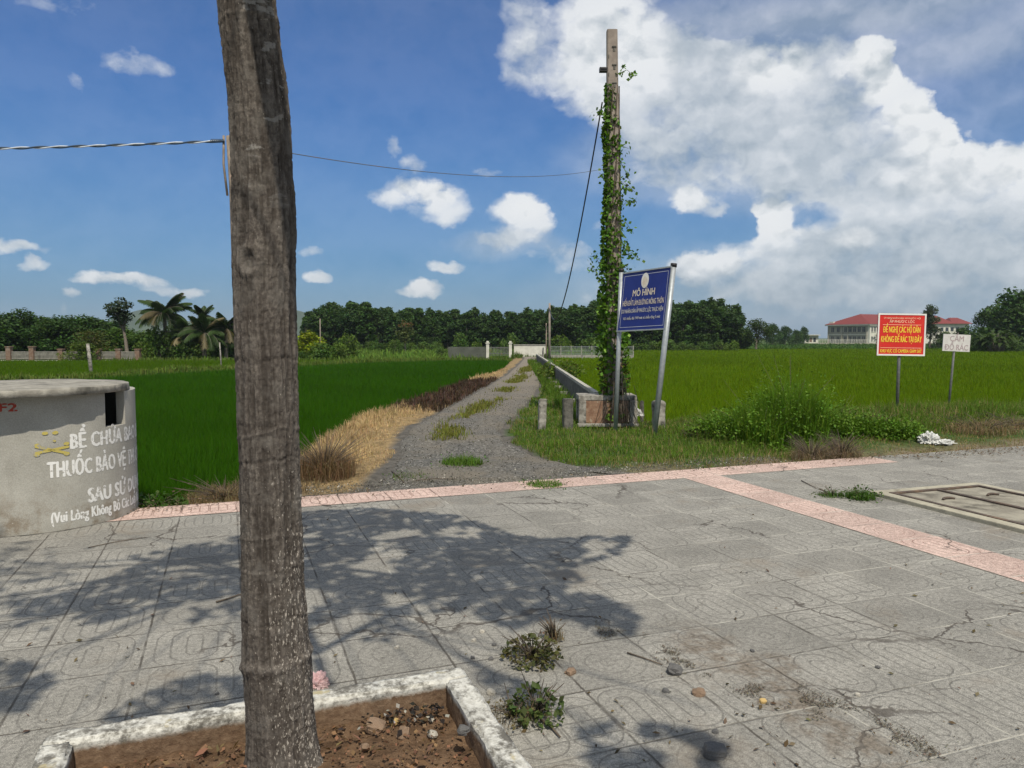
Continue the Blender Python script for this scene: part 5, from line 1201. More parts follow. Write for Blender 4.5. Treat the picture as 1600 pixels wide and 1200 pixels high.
def bed_litter():
    n = 110; u = -.14 - np.abs(rng.normal(0, .16, n)); v = -.13 - np.abs(rng.normal(0, .08, n)); P = np.array([list(M_BED @ Vector((a, b, .045 + .03 * rng.random()))) for a, b in zip(u, v)])
    c = jitter((.035, .030, .027), n, .5, .1); w_ = rng.random(n) < .12; c[w_] = jitter((.35, .33, .30), int(w_.sum()), .2, .05)
    me = leaves_mesh('charred_scraps', P, rng.uniform(.010, .030, n), c, up=.6, aspect=.8); tag(link('charred_scraps', me, M['straw']), 'charred black scraps and ash in the far corner of the tree bed', 'ash', kind='stuff')
    n = 150; u = rng.uniform(-1.4, -.12, n); v = rng.uniform(-1.1, -.12, n); P = np.array([list(M_BED @ Vector((a, b, .055))) for a, b in zip(u, v)])
    me = leaves_mesh('dry_leaves', P, rng.uniform(.02, .06, n), jitter((.21, .135, .075), n, .45, .15), up=1.2, aspect=.5); tag(link('dry_leaves', me, M['straw']), 'dry brown leaves scattered over the soil of the tree bed', 'leaves', kind='stuff')
    n = 230; px = rng.uniform(0, 1600, n); py = 760 + 440 * rng.uniform(0, 1, n) ** .7; P = []
    for a, b in zip(px, py):
        g = ground(a, b)
        if gs(g.x, g.y) < .2 and (g.x + 4.1) ** 2 + (g.y - 6.6) ** 2 > .8: P.append((g.x, g.y, .008))
    me = leaves_mesh('fallen_leaves', np.array(P), rng.uniform(.012, .04, len(P)), jitter((.13, .095, .06), len(P), .5, .15), up=1.6, aspect=.45); tag(link('fallen_leaves', me, M['straw']), 'small dry fallen leaves scattered across the grey pavement', 'leaves', kind='stuff')
bed_litter()
def stone_mesh(seed):
    bm = bmesh.new(); bmesh.ops.create_icosphere(bm, subdivisions=3, radius=.5)
    for v in bm.verts:
        p = v.co * 1.0; q = Vector((round(p.x * 2.2 + .3 * seed % 1) / 2.2, round(p.y * 2.2) / 2.2, round(p.z * 2.2) / 2.2)); p = p.lerp(q, .3); k = .55 + .75 * float(fbm(p.x * 2.3 + seed * 7, p.y * 2.3, p.z * 2.3, 3, 110)) + .12 * float(vnoise(p.x * 9 + seed, p.y * 9, p.z * 9, 111)); v.co = Vector((p.x * k, p.y * k * .8, p.z * k * .62))
    me = bpy.data.meshes.new('stone'); bm.to_mesh(me); bm.free(); return me
stones = [stone_mesh(k) for k in range(5)]
STONES = [(1116,1182,.095,'stone_dark','largest dark grey stone lying in the shade near the bottom'),(1055,1052,.085,'stone_dark','dark jagged stone at the dirt filled crack'),(1094,1086,.062,'stone_brown','reddish brown stone below the jagged dark one'),
 (893,1052,.055,'stone_brown','dull brown stone right of the reddish green weed'),(1040,1081,.035,'stone_dark','small dark stone left of the reddish brown one'),(1192,1098,.034,'stone_ochre','small yellow ochre stone on the sunlit paving'),
 (1176,1018,.026,'stone_dark','small dark stone on the sunlit paving above the ochre one'),(1119,1145,.028,'stone_dark','small dark stone just above the largest stone'),(741,1001,.030,'stone_light','small pale stone nearest the thick branch shadow'),(753,988,.032,'stone_light','flat pale grey chip above the pale stone by the weed'),
 (772,1009,.026,'stone_dark','small dark stone left of the reddish green weed'),(739,1029,.026,'stone_dark','small dark stone behind the kerb corner, the left of a pair'),(768,1031,.028,'stone_dark','small dark stone behind the kerb corner, the right of a pair'),(621,1012,.028,'stone_light','small white stone alone behind the kerb'),
 (767,1084,.045,'stone_light','white chip in the shade outside the kerb'),(1340,1087,.026,'stone_light','small pale stone at far right on the sunlit paving'),(1372,1044,.026,'stone_dark','small dark stone near the pale mortar joints at right'),(340,1085,.02,'stone_dark','tiny dark stone in the shade left of the trunk'),(880,877,.03,'stone_dark','small dark stone inside the crown shadow')]
for i, (px, py, s_, mat, lab) in enumerate(STONES):
    o = bpy.data.objects.new('stone', stones[i % 5].copy()); C.objects.link(o); o.data.materials.append(M[mat]); g = ground(px, py); o.location = (g.x, g.y, s_ * .17); o.scale = (s_, s_, s_); o.rotation_euler = (.1 * (i % 3), .1, i * 1.3); tag(o, lab, 'stone', 'loose stones on the pavement')
BEDST = [(722,1143,.05,'stone_dark',.135,'dark stone resting on top of the right kerb side'),(677,1150,.045,'stone_light',.03,'white pebble on the red soil'),(615,1130,.042,'stone_ochre',.03,'cream pebble on the red soil near the trunk'),(585,1140,.085,'stone_brown',.03,'brown clod on the red soil beside the trunk'),(600,1108,.10,'stone_brown',.03,'large brown clod under the back kerb'),(640,1100,.07,'stone_dark',.03,'dark clod in the shaded corner of the bed'),(672,1124,.028,'stone_light',.03,'small pale pebble near the right kerb side'),(570,1170,.05,'stone_brown',.03,'brown clod close to the foot of the trunk'),(630,1148,.06,'stone_brown',.03,'brown clod in the middle of the soil'),(690,1085,.05,'stone_light',.03,'pale grey lump in the shaded corner of the bed')]
for i, (px, py, s_, mat, z, lab) in enumerate(BEDST):
    o = bpy.data.objects.new('stone', stones[(i + 2) % 5].copy()); C.objects.link(o); o.data.materials.append(M[mat]); g = ground(px, py, z); o.location = (g.x, g.y, z + s_ * .12); o.scale = (s_, s_, s_); o.rotation_euler = (.2, .1 * i, i * 2.1); tag(o, lab, 'stone', 'stones in and on the tree bed')
def stick(pts, rad, lab):
    p = [ground(*q) + Vector((0, 0, rad * 1.1 + .003)) for q in pts]; o = p[0].copy(); m = MB(); m.tube([a - o for a in p], [rad * (1 - .5 * i / len(p)) for i in range(len(p))], 6); tag(m.build('stick', M['twig'], None, loc=o), lab, 'stick', 'fallen sticks')
stick([(338,943),(356,938),(372,932),(392,929)], .006, 'short dark stick poking out left of the trunk')
stick([(138,857),(180,848),(228,841)], .0035, 'long thin twig on the paving before the concrete tank')
stick([(612,738),(624,747),(632,756)], .008, 'dark bent stick at the left mouth of the track')
stick([(650,752),(680,749),(715,750)], .006, 'thin stick lying across the mouth of the track')
stick([(980,1022),(1005,1030),(1035,1041)], .004, 'thin twig right of the reddish green weed')
stick([(845,1128),(862,1140),(875,1155)], .006, 'pale broken stick beside the leafy weed at the kerb')
stick([(1252,752),(1262,757),(1275,764)], .005, 'dark twig left of the trailing grass tuft')
def crumple(name, loc, rx, ry, rz_, mat, lab, cat_, seed, fold=1.0):
    bm = bmesh.new(); bmesh.ops.create_icosphere(bm, subdivisions=5, radius=1.0)
    for v in bm.verts:
        p = v.co.copy(); n1 = abs(float(fbm(p.x * 2 + seed, p.y * 2, p.z * 2, 3, 120)) - .5); n2 = abs(float(fbm(p.x * 5 + seed, p.y * 5, p.z * 5, 3, 121)) - .5); k = .72 + fold * (1.3 * n1 - .9 * n2); v.co = Vector((p.x * rx * k, p.y * ry * k, max(-.02, p.z * rz_ * k)))
    me = bpy.data.meshes.new(name); bm.to_mesh(me); bm.free(); return tag(link(name, me, M[mat], None, loc), lab, cat_)
crumple('plastic_bag', G(497, 1072), .065, .05, .075, 'pink_bag', 'crumpled pale pink plastic bag behind the kerb, right of the trunk', 'bag', 3)
p = bank_pt(1452, 690); crumple('rubbish_sack', p + Vector((0, 0, .02)), .22, .17, .17, 'white_plastic', 'torn white rubbish sack dumped below the red sign', 'sack', 7, .95)
p = bank_pt(1470, 690); crumple('rubbish_sack', p + Vector((-.02, -.1, .0)), .2, .12, .06, 'white_plastic', 'flat white scrap spread beside the torn rubbish sack', 'sack', 9, 1.1)
p = bank_pt(1553, 660); crumple('rubble_block', p, .16, .12, .12, 'rust_wall', 'tan broken block in the dry grass right of the white sign', 'rubble', 12, .5)
p = at(997, 648, 13.7); crumple('rubbish_sack', p, .10, .09, .12, 'white_plastic', 'small white bag lying right of the sluice box', 'bag', 15, 1.2)
# ---------------------------------------------------------------- concrete access cover in the pavement
def cover():
    o = ground(1358, 773); a = R(19); t = empty('access_cover', Vector((o.x, o.y, 0)), 'large two slab concrete access cover with rusty iron frame, right side of the pavement', 'cover', a - 0)
    Lx, Ly = 1.42, 2.5      # along e1 and toward the camera
    rim = MB()
    for c, d in (((Lx / 2, -.06, .012), (Lx, .12, .05)), ((.06, -Ly / 2 - .06, .012), (.12, Ly - .12, .05)), ((Lx - .06, -Ly / 2 - .06, .012), (.12, Ly - .12, .05))): rim.box(c, d)
    rim.build('rim', M['cover_rim'], t, .008)
    ir = MB(); x0, x1, y0 = .123, Lx - .123, -.123; mx = (x0 + x1) / 2
    for x in (x0 + .0225, mx, x1 - .0225): ir.box((x, y0 - (Ly - .2) / 2 - .0455, .013), (.045, Ly - .2, .058))
    ir.box(((x0 + x1) / 2, y0 - .0225, .013), (x1 - x0, .044, .058)); ir.build('iron_frame', M['iron'], t, .003)
    for xa, xb in ((x0 + .05, mx - .027), (mx + .027, x1 - .05)):
        sl = MB().box(((xa + xb) / 2, y0 - .05 - (Ly - .25) / 2, .006), (xb - xa, Ly - .25, .044)).build('slab', M['slab'], t, .006)
        for yy in (-.42, -1.6):
            h = MB(); c = Vector(((xa + xb) / 2, y0 + yy, .03)); h.tube([c + Vector((math.cos(q) * .075, math.sin(q) * .03, .0 + .014 * math.sin(q))) for q in np.linspace(.2, 2.9, 9)], .012, 6); h.build('lifting_handle', M['iron'], sl)
    # broken tile edge
    e = MB()
cover()

# ================================================================ trees
def crown_points(n, clumps, flat=1.0):
    out, cid = [], []
    wts = np.array([c[3] ** 2 for c in clumps]); k = rng.choice(len(clumps), n, p=wts / wts.sum())
    for i in range(n):
        x, y, z, r_ = clumps[k[i]]; d = rng.normal(size=3); d /= np.linalg.norm(d); q = r_ * rng.uniform(.35, 1.05) ** .6
        out.append((x + d[0] * q, y + d[1] * q, z + d[2] * q * .8 * flat)); cid.append(k[i])
    return np.array(out), np.array(cid)
def tree_mesh(height_, width, n, base_col, leaf, shape='round', crown_base=.28, clumps=26, lean=0.0, gap=.30, droop=.0, trunk_r=.1):
    """a crown of leaf sprays in clumps on limbs, and a tapered trunk"""
    cl = []; h0 = height_ * crown_base
    for i in range(clumps):
        f = rng.random() ** .8; a = rng.uniform(0, 2 * np.pi)
        if shape == 'round': env = math.sqrt(max(.05, 1 - (2 * f - .85) ** 2)) if f > .0 else .4
        elif shape == 'spire': env = (1 - f) ** .75 * .95 + .12
        elif shape == 'vase': env = .35 + .65 * f if f < .75 else 1.1 - (f - .75) * 2.2
        else: env = 1
        r_ = width / 2 * env * math.sqrt(rng.random()) * .82; cr = width * rng.uniform(.15, .25) * (1 if shape != 'spire' else .85)
        z = h0 + f * (height_ - h0 - cr * .6); cl.append((lean * z + r_ * math.cos(a), r_ * math.sin(a), z, cr))
    P, cid = crown_points(n, cl); cc = rng.uniform(.72, 1.3, len(cl)); hue = rng.uniform(-.08, .1, (len(cl), 3))
    col = jitter(base_col, n, .28, .1) * cc[cid][:, None] * (1 + hue[cid])
    crown = leaves_mesh('crown', P, rng.uniform(.6, 1.35, n) * leaf, col, up=.55, aspect=.62, droop=droop)
    m = MB(); top = Vector((lean * height_ * .85, 0, height_ * .85)); pts = [top * f + Vector((.02 * height_ * math.sin(f * 5), .015 * height_ * math.cos(f * 4), 0)) * f for f in np.linspace(0, 1, 9)]; pts[0].z = -.25
    m.tube(pts, [trunk_r * (1.35 - 1.2 * f) if f > .05 else trunk_r * 1.5 for f in np.linspace(0, 1, 9)], 9)
    for c in cl[:14]:
        e = Vector(c[:3]); s0 = Vector((lean * e.z * .6, 0, max(h0 * .7, e.z * .62))); m.tube([s0, s0.lerp(e, .55) + Vector((0, 0, .05 * height_ * .3)), e], [trunk_r * .42, trunk_r * .26, trunk_r * .08], 6)
    o = m.build('trunk', M['trunk']); tm = o.data; bpy.data.objects.remove(o)
    crown.materials.append(M['leaf']); return crown, tm
def plant(name, meshes, loc, label, cat_='tree', sc=(1, 1, 1), rz=0.0, group=None):
    t = empty(name, Vector(loc), label, cat_, rz, group); t.scale = sc
    link('trunk', meshes[1], None, t); link('crown', meshes[0], None, t); return t
DKG, MDG, LTG, YLG = (.040, .080, .020), (.058, .108, .020), (.085, .140, .022), (.18, .22, .012)
def base_at(px, Y): return Vector(((px - 800) / FPX * Y, Y, ZF))
def h_to(py, Y): return CAM_H + (528 - py) / FPX * Y - ZF
# plantation beyond the fields
forest = [tree_mesh(7.0 * s, w_, 2600, c, .42, sh, .06, 34, trunk_r=.09) for s, w_, c, sh in ((1, 3.6, DKG, 'round'), (1.05, 3.2, (.045, .088, .022), 'spire'), (.97, 3.9, (.043, .082, .021), 'round'), (1.02, 3.3, (.048, .094, .024), 'spire'), (.95, 3.6, (.036, .070, .020), 'vase'))]
sky_line = np.array([(470, 492), (500, 482), (520, 474), (545, 471), (580, 474), (600, 483), (650, 484), (700, 486), (800, 487), (840, 486), (870, 481), (890, 474), (905, 476), (940, 470), (970, 473), (1010, 476), (1050, 473), (1090, 472), (1120, 470), (1142, 472), (1152, 482), (1160, 500)])
k = 0
for row, (Y, step) in enumerate(((112, 17), (117, 17), (123, 17), (130, 15))):
    for px in np.arange(476 + row * 5, 1158, step):
        p_ = px + rng.uniform(-5, 5); hh = h_to(np.interp(p_, sky_line[:, 0], sky_line[:, 1]) + rng.uniform(-3.5, 5) + (9 if row == 0 else 3 if row == 1 else 0), Y); yy = Y + rng.uniform(-1.5, 1.5)
        if 690 < p_ < 880 and row == 0: yy += 3
        s = hh / 7.0; wv = rng.uniform(.85, 1.25)
        plant('plantation_tree', forest[k % 5], base_at(p_, yy), 'dark green tree packed in the plantation along the far side of the fields', 'tree', (s * wv, s * wv, s), rng.uniform(0, 6.28), 'plantation trees along the skyline'); k += 1
# underbrush before the plantation
bushes = [tree_mesh(1.6, 2.6, 1300, c, .2, 'round', .05, 16, trunk_r=.05) for c in (MDG, LTG, (.085, .135, .03))]
def bush(px, Y, top_py, wpx, kind, lab, name='shrub', group=None):
    hh = h_to(top_py, Y); w_ = wpx / FPX * Y; return plant(name, bushes[kind], base_at(px, Y), lab, 'shrub', (w_ / 2.6, w_ / 2.6, hh / 1.6), rng.uniform(0, 6), group)
i = 0
for px in list(range(560, 690, 17)) + list(range(1000, 1160, 16)):
    bush(px + rng.uniform(-4, 4), 104 + rng.uniform(-3, 3), 533 + rng.uniform(-5, 5), rng.uniform(20, 34), int(rng.integers(0, 3)), 'light green scrub bush at the foot of the plantation', 'scrub_bush', 'scrub bushes before the plantation')
bush(618, 82, 527, 19, 0, 'small upright dark green shrub standing alone in the pale grass')
bush(797, 84, 519, 30, 2, 'round light green tree crown behind the white wall')
bush(716, 96, 517, 34, 0, 'round mid green bush at the plantation edge left of the gate')
bush(745, 90, 533, 26, 1, 'light green bush left of the gate pillars')
bush(875, 92, 522, 40, 1, 'light green bush behind the far poles'); bush(925, 94, 526, 50, 2, 'pale green bush behind the mesh fence'); bush(690, 78, 541, 24, 2, 'low pale bush at the end of the left paddy')
t_red = tree_mesh(4.4, 3.0, 1100, (.085, .105, .03), .26, 'vase', .35, 16, trunk_r=.07); c_ = t_red[0].color_attributes['Col']; arr = np.empty(len(t_red[0].vertices) * 4, np.float32); c_.data.foreach_get('color', arr); arr = arr.reshape(-1, 4); zz = np.empty(len(t_red[0].vertices) * 3, np.float32); t_red[0].vertices.foreach_get('co', zz); hi = (zz.reshape(-1, 3)[:, 2] > 3.4) & np.repeat(rng.random(len(arr) // 4) < .6, 4); arr[hi, :3] = (.17, .085, .04); c_.data.foreach_set('color', arr.ravel())
plant('flowering_tree', t_red, base_at(633, 98), 'small tree with orange tinted top before the plantation', 'tree', (1, 1, h_to(499, 98) / 4.4))
# left side
broad = [tree_mesh(5.2, 5.0, 6000, c, .28, 'round', .05, 46, trunk_r=.13) for c in (DKG, (.045, .088, .022), MDG)]
for px, Y, ty, wpx, kd, lab in ((-30, 64, 486, 120, 0, 'dark broad tree cut by the left edge, behind the louvred wall'), (34, 66, 484, 95, 0, 'dark broad tree with the tallest flat crown behind the louvred wall'), (92, 66, 494, 95, 1, 'dark broad tree behind the middle of the louvred wall'), (140, 68, 493, 90, 1, 'dark broad tree left of the tall pale trunk'), (190, 67, 512, 85, 2, 'mid green broad tree behind the tall pale trunk'), (228, 66, 517, 70, 2, 'mid green broad tree left of the palms'), (60, 72, 492, 100, 1, 'dark broad tree standing farther back behind the louvred wall'), (5, 73, 490, 90, 0, 'dark tree in the back row behind the left end of the louvred wall'), (118, 74, 494, 100, 0, 'dark tree in the back row behind the middle brick pillars'), (170, 75, 500, 90, 1, 'dark tree in the back row behind the pale trunk'), (285, 70, 503, 90, 0, 'dark tree behind the tall coconut palm'), (335, 70, 500, 90, 1, 'dark tree behind the low coconut palms'), (380, 70, 505, 80, 0, 'dark tree hidden behind the foreground trunk'), (430, 82, 500, 90, 1, 'dark tree between the low palms and the plantation')):
    hh = h_to(ty, Y); w_ = wpx / FPX * Y; plant('broadleaf_tree', broad[kd], base_at(px, Y), lab, 'tree', (w_ / 5.0, w_ / 5.0, hh / 5.2), rng.uniform(0, 6))
tt = tree_mesh(6.2, 2.9, 1300, (.040, .062, .030), .26, 'vase', .60, 14, lean=-.09, trunk_r=.14); Y = 62
plant('tall_tree', tt, base_at(200, Y), 'tall tree with a bare pale trunk and thin crown above the louvred wall', 'tree', (1, 1, h_to(465, Y) / 6.2))
tb = tree_mesh(2.4, 3.4, 2600, (.070, .105, .016), .16, 'round', .05, 22, trunk_r=.06); plant('broadleaf_bush', tb, base_at(130, 57.5), 'dense olive green bush in front of the louvred wall', 'bush', (1.05, 1.05, h_to(534, 57.5) / 2.4))
tb2 = tree_mesh(3.2, 3.6, 2200, (.075, .085, .018), .18, 'round', .1, 22, trunk_r=.06); plant('broadleaf_bush', tb2, base_at(145, 62), 'reddish olive bush behind the louvred wall', 'bush', (1.2, 1.2, h_to(516, 62) / 3.2))
bush(252, 61, 505, 55, 0, 'dark rounded shrub under the tall palm', 'dark_shrub'); bush(300, 60, 530, 60, 0, 'dark shrub between the two low palms', 'dark_shrub'); bush(365, 62, 520, 60, 0, 'dark shrub behind the foreground trunk, left side', 'dark_shrub'); bush(222, 60, 532, 40, 1, 'green shrub at the right end of the louvred wall', 'dark_shrub'); bush(335, 64, 515, 60, 0, 'dark shrub behind the low palms', 'dark_shrub')
def palm(loc, hh, crown_r, nf, lab, seed):
    rs = np.random.default_rng(seed); o = Vector(loc); t = empty('palm_tree', o, lab, 'palm tree')
    tr = MB(); tr.tube([Vector((.12 * math.sin(f * 2), 0, -.3 + f * (hh + .3))) for f in np.linspace(0, 1, 8)], [.19 - .07 * f for f in np.linspace(0, 1, 8)], 10); tr.build('trunk', M['trunk'], t)
    V, q, tri, col = [], [], [], []; top = Vector((.12 * math.sin(2), 0, hh))
    rib = MB()
    for k in range(nf):
        a = k * 2.4 + rs.uniform(-.2, .2); el = rs.uniform(-.1, 1.4) if k > 3 else rs.uniform(1.0, 1.45); L = crown_r * rs.uniform(.85, 1.2); pts = []; p = top.copy(); e = el
        for i in range(13):
            pts.append(p.copy()); p = p + Vector((math.cos(a) * math.cos(e), math.sin(a) * math.cos(e), math.sin(e))) * L / 12; e -= .115 * (1.15 - .3 * el)
        rib.tube(pts, [.022 * (1 - .8 * i / 12) for i in range(13)], 4)
        dry = rs.random() < .12; cb = np.array((.16, .135, .075) if dry else (.034, .060, .018)) * rs.uniform(.75, 1.3)
        for i in range(1, 60):
            f = i / 60 * 11.8; j = int(f); p0 = pts[j].lerp(pts[j + 1], f - j); d = (pts[j + 1] - pts[j]).normalized(); side = d.cross(Vector((0, 0, 1))).normalized(); l = crown_r * .30 * math.sin(math.pi * (.12 + .85 * i / 60)) ** .7 + .05
            for sg in (-1, 1):
                tip = p0 + (side * sg * .75 + d * .45 + Vector((0, 0, -.5 - .25 * rs.random()))) * l; b = len(V); wv = d * .022; V += [p0 - wv, p0 + wv, p0.lerp(tip, .55) + wv * 1.3 + Vector((0, 0, .05 * l)), tip]; q.append((b, b + 1, b + 2, b + 3)); cc = cb * rs.uniform(.8, 1.25); col += [cc] * 4
    rib.build('frond_ribs', M['trunk'], t)
    link('fronds', fast_mesh('fronds', np.array([tuple(v) for v in V]), quads=q, col=np.array(col)), M['leaf'], t); return t
def palm_at(px, Y, cy, rpx, nf, lab, seed): palm(base_at(px, Y), h_to(cy, Y), rpx / FPX * Y, nf, lab, seed)
palm_at(257, 61.5, 491, 44, 32, 'tall coconut palm rising above the other trees at left', 1)
palm_at(318, 60, 520, 38, 24, 'low coconut palm left of the foreground trunk', 2); palm_at(292, 61, 524, 40, 20, 'low palm under the tall coconut palm', 3); palm_at(352, 61, 514, 36, 22, 'low coconut palm nearest the foreground trunk', 4); palm_at(316, 66, 496, 26, 16, 'small palm top peeping over the low palms', 5)
ty = tree_mesh(3.4, 3.0, 1700, YLG, .24, 'round', .2, 20, trunk_r=.07); plant('yellow_tree', ty, base_at(478, 60), 'bright yellow green tree just right of the foreground trunk', 'tree', (1.1, 1.1, h_to(514, 60) / 3.4))
bush(500, 58, 533, 56, 0, 'dark green bush at the far left corner of the near paddy', 'dark_shrub'); bush(530, 60, 535, 46, 1, 'light green bush right of the bright yellow green tree', 'light_shrub'); bush(545, 70, 520, 44, 1, 'green shrub before the left end of the plantation', 'light_shrub'); bush(470, 57.5, 546, 34, 0, 'dark low bush half hidden by the foreground trunk', 'dark_shrub')
# right side
lone = tree_mesh(4.6, 4.9, 3000, (.048, .080, .022), .25, 'round', .22, 30, trunk_r=.12); plant('round_tree', lone, base_at(1181, 111), 'lone round green tree standing in the field right of the plantation', 'tree', (1.05, 1.05, h_to(499, 111) / 4.6))
for px, Y, ty_, wpx, lab in ((1207, 190, 505, 26, 'distant dark tree just right of the lone round tree'), (1226, 195, 509, 28, 'distant dark tree in the middle of the far row'), (1243, 200, 515, 24, 'low distant tree at the right end of the far row'), (1255, 230, 510, 18, 'small distant round tree left of the red roofed building'), (1166, 180, 512, 22, 'distant tree at the right end of the plantation'), (1390, 215, 508, 40, 'distant tree hidden behind the red sign')):
    hh = h_to(ty_, Y); w_ = wpx / FPX * Y; plant('distant_tree', broad[1], base_at(px, Y), lab, 'tree', (w_ / 5.0, w_ / 5.0, hh / 5.2), rng.uniform(0, 6))
slim = tree_mesh(7.4, 3.6, 4200, (.055, .075, .035), .26, 'spire', .05, 44, trunk_r=.12); plant('slim_tree', slim, base_at(1452, 130), 'slim tall dusty green tree behind the right edge of the red sign', 'tree', (1.15, 1.15, h_to(474, 130) / 7.4)); 
for px, Y, ty_, wpx, kd, lab in ((1545, 112, 478, 70, 1, 'large dark tree at right behind the banana like shrub'), (1585, 106, 452, 110, 1, 'tallest dark spreading tree at the right edge'), (1640, 104, 455, 120, 0, 'dark spreading tree cut by the right edge'), (1500, 150, 512, 40, 0, 'dark bush like tree behind the white sign'), (1475, 140, 518, 30, 2, 'low tree behind the slim tall tree')):
    hh = h_to(ty_, Y); w_ = wpx / FPX * Y; plant('spreading_tree', broad[kd], base_at(px, Y), lab, 'tree', (w_ / 5.0, w_ / 5.0, hh / 5.2), rng.uniform(0, 6))
def big_leaf_shrub(px, Y, cy, wpx, lab):
    o = base_at(px, Y); t = empty('broad_leaf_shrub', o, lab, 'shrub'); hh = h_to(cy, Y); R_ = wpx / FPX * Y / 2; V, q, col = [], [], []; st = MB()
    for k in range(46):
        a = rng.uniform(0, 6.28); r0 = R_ * rng.uniform(0, .45); b0 = Vector((r0 * math.cos(a), r0 * math.sin(a), 0)); l = hh * rng.uniform(.55, 1.0); out = rng.uniform(.15, .75); p1 = b0 + Vector((math.cos(a) * R_ * out * .5, math.sin(a) * R_ * out * .5, l * .7)); st.tube([b0, b0.lerp(p1, .5), p1], [.05, .035, .02], 5)
        side = Vector((-math.sin(a), math.cos(a), 0)); c0 = np.array((.060, .095, .026)) * rng.uniform(.7, 1.35)
        for lf in range(3):
            a2 = a + rng.uniform(-.7, .7); d = Vector((math.cos(a2), math.sin(a2), 0)); s2 = Vector((-d.y, d.x, 0)); L = hh * rng.uniform(.28, .45); e = rng.uniform(.2, 1.1); p = p1 - Vector((0, 0, lf * .25)); prev = None
            for i in range(6):
                wd = L * .15 * math.sin(math.pi * (.08 + .9 * i / 5)); b = len(V); V += [p - s2 * wd, p + s2 * wd]; col += [c0, c0]
                if prev is not None: q.append((prev, prev + 1, b + 1, b))
                prev = b; p = p + (d * math.cos(e) + Vector((0, 0, math.sin(e)))) * L / 5; e -= .33
    st.build('stems', M['trunk'], t); link('leaves', fast_mesh('leaves', np.array([tuple(v) for v in V]), quads=q, col=np.array(col)), M['leaf'], t)
big_leaf_shrub(1552, 92, 505, 66, 'pale broad leaved shrub at the field edge right of the white sign'); bush(1528, 93, 525, 40, 0, 'dark shrub behind the right edge of the white sign', 'dark_shrub')
bush(1580, 95, 522, 50, 0, 'dark low shrub at right under the spreading trees', 'dark_shrub')

# ================================================================ walls, poles and buildings
def louvre_wall():
    Y = 58.5; o = base_at(100, Y); t = empty('louvred_wall', o, 'low boundary wall with grey louvred panels and brick pillars, left beyond the paddy', 'wall')
    X = lambda px: (px - 800) / FPX * Y - o.x; zt = h_to(549, Y); zb = h_to(562.5, Y)
    MB().box((X(80), 0, zb / 2 - .2), (X(218) - X(-60), .22, zb + .4)).build('plinth', M['white_wall'], t)
    ed = [-58, -30, 15, 51, 96, 155, 186, 216]
    for p in ed:
        hp = zt + (.12 if p not in (15, 51) else .3); m = MB(); m.box((X(p), 0, hp / 2 - .1), (.36, .36, hp + .2)); m.box((X(p), 0, hp + .04), (.44, .44, .08)); m.build('brick_pillar', M['brick_pillar'], t, .02)
    for a, b in zip(ed, ed[1:]):
        m = MB(); n = 6; w_ = X(b) - X(a) - .37
        for k in range(n): m.box(((X(a) + X(b)) / 2, -.02, zb + .05 + (zt - zb - .06) * (k + .5) / n), (w_, .05, (zt - zb) / n * .62), rx=.5)
        m.build('louvre_panel', M['grey_louvre'], t); MB().box(((X(a) + X(b)) / 2, .07, (zb + zt) / 2), (w_, .03, zt - zb - .06)).build('panel_backing', M['dark_concrete'], t)
louvre_wall()
def gate():
    Y = 66.0; o = Vector(((800 - 800) / FPX * Y, Y, -.05)); t = empty('gate_wall', o, 'white rendered wall with capped gate pillars at the far end of the gravel track', 'wall')
    X = lambda px: (px - 800) / FPX * Y - o.x; zz = lambda py: CAM_H + (528 - py) / FPX * Y - o.z
    MB().box(((X(803) + X(853)) / 2, 0, zz(540) / 2 - .1), (X(853) - X(803), .16, zz(540) + .2)).build('white_wall', M['white_wall'], t, .01)
    MB().box(((X(803) + X(853)) / 2, 0, zz(539)), (X(853) - X(803) + .06, .24, .09)).build('coping', M['grey_louvre'], t, .01)
    for px in (762, 797.5):
        m = MB(); m.box((X(px), 0, zz(537) / 2 - .1), (.26, .26, zz(537) + .2)); m.box((X(px), 0, zz(536.2)), (.36, .36, .09)); m.box((X(px), 0, zz(534)), (.2, .2, .13)); m.build('gate_pillar', M['white_wall'], t, .012)
    m = MB()
    for k in range(14): m.box((X(764) + .14 + (X(796) - X(764) - .2) * k / 13, 0, zz(541) / 2), (.05, .03, zz(541) - .1))
    m.box(((X(764) + X(796)) / 2, 0, zz(543)), (X(796) - X(764), .04, .05)); m.box(((X(764) + X(796)) / 2, 0, .25), (X(796) - X(764), .04, .05)); m.build('gate_bars', M['dark_galv'], t)
    MB().box(((X(700) + X(760)) / 2, .1, zz(542) / 2 - .1), (X(760) - X(700), .12, zz(542) + .2)).build('side_wall', M['grey_wall'], t, .01)
gate()
def mesh_fence():
    Y = 66.5; o = Vector(((925 - 800) / FPX * Y, Y, -.2)); t = empty('mesh_fence', o, 'thin grey wire mesh fence along the far side of the right paddy', 'fence'); X = lambda px: (px - 800) / FPX * Y - o.x; zt = CAM_H + (528 - 541) / FPX * Y - o.z
    MB().box(((X(858) + X(990)) / 2, .02, -.02), (X(990) - X(858), .14, .56)).build('footing', M['grey_louvre'], t)
    m = MB()
    for k in range(90): m.box((X(858) + (X(990) - X(858)) * k / 89, 0, zt / 2 + .12), (.016, .016, zt - .24))
    for z in (.35, zt * .6, zt - .03): m.box(((X(858) + X(990)) / 2, 0, z), (X(990) - X(858), .02, .022))
    m.build('wire_panel', M['galv'], t)
    for px in np.linspace(860, 989, 9): MB().box((X(px), -.04, zt / 2), (.07, .06, zt + .1)).build('fence_post', M['grey_louvre'], t)
mesh_fence()
